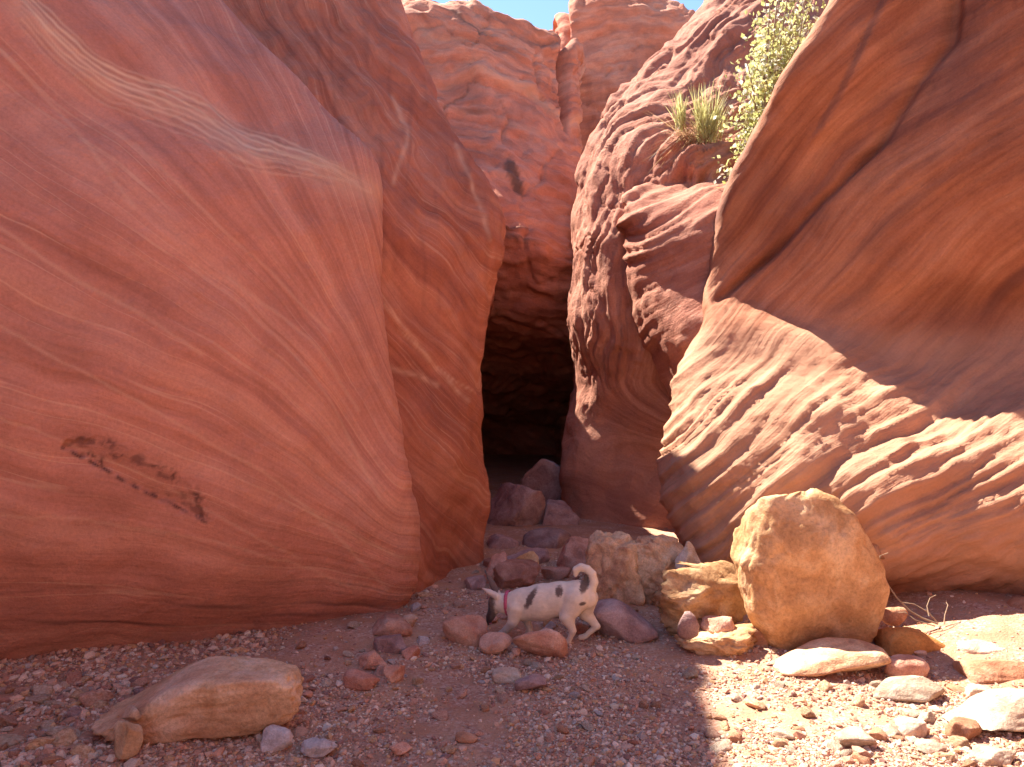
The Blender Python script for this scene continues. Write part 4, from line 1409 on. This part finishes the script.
hv = 0.0055
allp = np.array([c[0] for c in caps] + [c[1] for c in caps])
mn = allp.min(0) - 0.13
mx = allp.max(0) + 0.13
nx, ny, nz = ((mx - mn) / hv).astype(int) + 1
gx = mn[0] + np.arange(nx) * hv
gy = mn[1] + np.arange(ny) * hv
gz = mn[2] + np.arange(nz) * hv
GP = np.stack(np.meshgrid(gx, gy, gz, indexing='ij'), -1)
fld = np.full(GP.shape[:3], 1.0)
for a, b, ra, rb, k in caps:
    ab = b - a
    t = np.clip(((GP - a) @ ab) / (ab @ ab), 0, 1)
    v = GP - (a + t[..., None] * ab)
    big_ = max(ra, rb) > 60 * DS
    v[..., 1] *= 1.22 if big_ else 1.0
    d = np.linalg.norm(v, axis=-1) - (ra + (rb - ra) * t)
    h_ = np.clip(0.5 + 0.5 * (fld - d) / k, 0, 1)
    fld = fld * (1 - h_) + d * h_ - k * h_ * (1 - h_)


def surface_nets(f, org, h):
    s = f < 0
    nx, ny, nz = f.shape
    cnt = np.zeros((nx - 1, ny - 1, nz - 1))
    acc = np.zeros((nx - 1, ny - 1, nz - 1, 3))
    cs = [(i, j, k) for i in (0, 1) for j in (0, 1) for k in (0, 1)]

    def sub(a, c):
        return a[c[0]:c[0] + nx - 1, c[1]:c[1] + ny - 1, c[2]:c[2] + nz - 1]
    for c0 in cs:
        for ax in range(3):
            if c0[ax]:
                continue
            c1 = list(c0)
            c1[ax] = 1
            f0, f1 = sub(f, c0), sub(f, c1)
            cr = (f0 < 0) != (f1 < 0)
            t = np.where(cr, f0 / np.where(cr, f0 - f1, 1), 0)
            for d in range(3):
                acc[..., d] += np.where(cr, c0[d] + (t if d == ax else 0), 0)
            cnt += cr
    act = cnt > 0
    vid = -np.ones(act.shape, int)
    vid[act] = np.arange(act.sum())
    ii = np.argwhere(act)
    V = org + h * (ii + acc[act] / cnt[act][:, None])
    Q = []
    for ax in range(3):
        o1, o2 = [(1, 2), (2, 0), (0, 1)][ax]
        sl0 = [slice(None)] * 3
        sl1 = [slice(None)] * 3
        sl0[ax] = slice(0, -1)
        sl1[ax] = slice(1, None)
        cr = s[tuple(sl0)] != s[tuple(sl1)]
        e = np.argwhere(cr)
        e = e[(e[:, o1] > 0) & (e[:, o2] > 0) & (e[:, o1] < f.shape[o1] - 1) & (e[:, o2] < f.shape[o2] - 1)]
        inside = s[tuple(e.T)]

        def g(d1, d2):
            q = e.copy()
            q[:, o1] += d1
            q[:, o2] += d2
            return vid[tuple(q.T)]
        qd = np.stack([g(-1, -1), g(0, -1), g(0, 0), g(-1, 0)], -1)
        qd[~inside] = qd[~inside][:, ::-1]
        Q.append(qd)
    return V, np.concatenate(Q)


VD, QD = surface_nets(fld, mn, hv)
for _ in range(2):
    a2 = np.zeros_like(VD)
    c2 = np.zeros(len(VD))
    for i in range(4):
        j = (i + 1) % 4
        np.add.at(a2, QD[:, i], VD[QD[:, j]])
        np.add.at(c2, QD[:, i], 1)
        np.add.at(a2, QD[:, j], VD[QD[:, i]])
        np.add.at(c2, QD[:, j], 1)
    VD = 0.55 * VD + 0.45 * a2 / c2[:, None]

_n = perlin(VD * 55) * 0.0016 + perlin(VD * np.array([70, 180, 180])) * 0.0012
_c = VD - VD.mean(0)
VD = VD + _n[:, None] * _c / (np.linalg.norm(_c, axis=1)[:, None] + 1e-6)
# coat colours, with painted belly shade, in the dog's own side-view coordinates
lx, ly, lz = VD.T
zx = 620 - lx * math.cos(yaw) / DS
zy = 520 - lz / DS - 34 * (620 - zx) / 355
nzv = perlin(VD * 60) * 8 + perlin(VD * 140) * 7
white = np.array([0.74, 0.62, 0.50])
coat = np.tile(white, (len(VD), 1))
coat *= (1 + 0.10 * perlin(VD * 40))[:, None]


def patch(mask, col):
    global coat
    mask = np.clip(mask, 0, 1)[:, None]
    coat = coat * (1 - mask) + np.array(col) * mask


brown = (0.13, 0.088, 0.072)
e = (((zx - 432 + (zy - 285) * 0.42 + nzv) / 19) ** 2 + ((zy - 285) / 48) ** 2)
patch(sstep(1.7, 0.45, e) * (ly < 0.03), brown)
e = (((zx - 573 + nzv) / 17) ** 2 + ((zy - 250 + nzv) / 23) ** 2)
patch(sstep(1.7, 0.45, e) * (ly < 0.03), brown)
e = (((zx - 690 + nzv) / 20) ** 2 + ((zy - 215) / 44) ** 2)
patch(sstep(1.5, 0.6, e), brown)
e = (((zx - 692) / 14) ** 2 + ((zy - 308) / 9) ** 2)
patch(sstep(1.5, 0.6, e), brown)
hd = sstep(252, 230, zx + nzv) * sstep(262, 275, zy)
patch(hd, brown)
patch(sstep(222, 206, zx + nzv) * sstep(300, 330, zy), (0.05, 0.03, 0.028))
patch(((ly > 0.012) & (zx < 240) & (zy < 285)).astype(float), (0.13, 0.085, 0.075))
patch(((ly < -0.02) & (zx < 250) & (zy < 285)).astype(float) * 0.7, (0.62, 0.52, 0.47))
patch(0.45 * sstep(395, 420, zy) * sstep(420, 380, zx) * sstep(215, 260, zx), (0.33, 0.30, 0.30))
patch(0.25 * sstep(360, 420, zy) * sstep(400, 450, zx) * sstep(620, 560, zx), (0.50, 0.38, 0.30))  # warm shade under the belly, painted into the coat

md, nt, bs = new_mat('short_dog_fur')
bs.inputs['Roughness'].default_value = 0.75
bs.inputs['Sheen Weight'].default_value = 0.15
at = N(nt, 'ShaderNodeAttribute', attribute_name='tint').outputs['Color']
tc = N(nt, 'ShaderNodeTexCoord').outputs['Object']
mpn = N(nt, 'ShaderNodeMapping')
mpn.inputs['Scale'].default_value = (45, 160, 160)
nt.links.new(tc, mpn.inputs[0])
fn = noise(nt, mpn.outputs[0], 1.5, 4, 0.7)
c = mix(nt, 0.35, at, ramp(nt, fn, [(0.3, 0.7), (0.7, 1.15)]), 'MULTIPLY')
nt.links.new(c, bs.inputs['Base Color'])
bump(nt, fn, 0.35, 0.006, bs)


def toW(p):
    p = np.asarray(p)
    return p[..., 0:1] * fw + p[..., 1:2] * sd + p[..., 2:3] * np.array([0, 0, 1.0])


dog = mesh_np('dog', toW(VD), QD, md, True)
dog.location = D0
set_tint(dog, np.concatenate([coat, np.ones((len(coat), 1))], 1))
tag(dog, 'white dog with dark patches, brown face and curled tail, sniffing head down among the rocks', 'dog')
M_col = plain('pink_collar_webbing', (0.62, 0.12, 0.20), 0.6, (0.42, 0.07, 0.13), 80)
M_dark = plain('dark_wet_nose', (0.03, 0.02, 0.02), 0.35)
M_mouth = plain('pink_tongue', (0.55, 0.16, 0.17), 0.5)


def small(name, ctr, rad, mat):
    V, T = ico(2)
    o = mesh_np(name, toW(ctr + V * rad), T, mat, True)
    o.parent = dog
    return o


# collar ring round the neck, slightly proud of the coat
ca, cb = D(322, 330), D(292, 330)
ax = (cb - ca) / np.linalg.norm(cb - ca)
c0 = D(301, 331)
u_ = np.array([0, 1.0, 0])
v_ = np.cross(ax, u_)
V, Q = [], []
ns = 40
for i in range(ns):
    th = 2 * math.pi * i / ns
    dr_ = math.cos(th) * u_ + math.sin(th) * v_
    # march out to the coat
    rr = 0.02
    while rr < 0.12:
        pt = c0 + dr_ * rr
        ijk = np.clip(((pt - mn) / hv).astype(int), 0, np.array(fld.shape) - 1)
        if fld[tuple(ijk)] > 0:
            break
        rr += 0.0015
    for off, ex in ((-0.010, 0.001), (-0.010, 0.005), (0.010, 0.005), (0.010, 0.001)):
        V.append(c0 + ax * off + dr_ * (rr + ex))
for i in range(ns):
    j = (i + 1) % ns
    for k in range(4):
        k2 = (k + 1) % 4
        Q.append((i * 4 + k, i * 4 + k2, j * 4 + k2, j * 4 + k))
o = mesh_np('collar', toW(np.array(V)), Q, M_col, True)
o.parent = dog
small('nose', D(191, 436, 0), np.array([0.009, 0.012, 0.009]), M_dark)
small('eye', D(222, 335, -0.037), np.array([0.006, 0.005, 0.006]), M_dark)
small('tongue', D(205, 430, -0.006), np.array([0.012, 0.011, 0.006]), M_mouth)
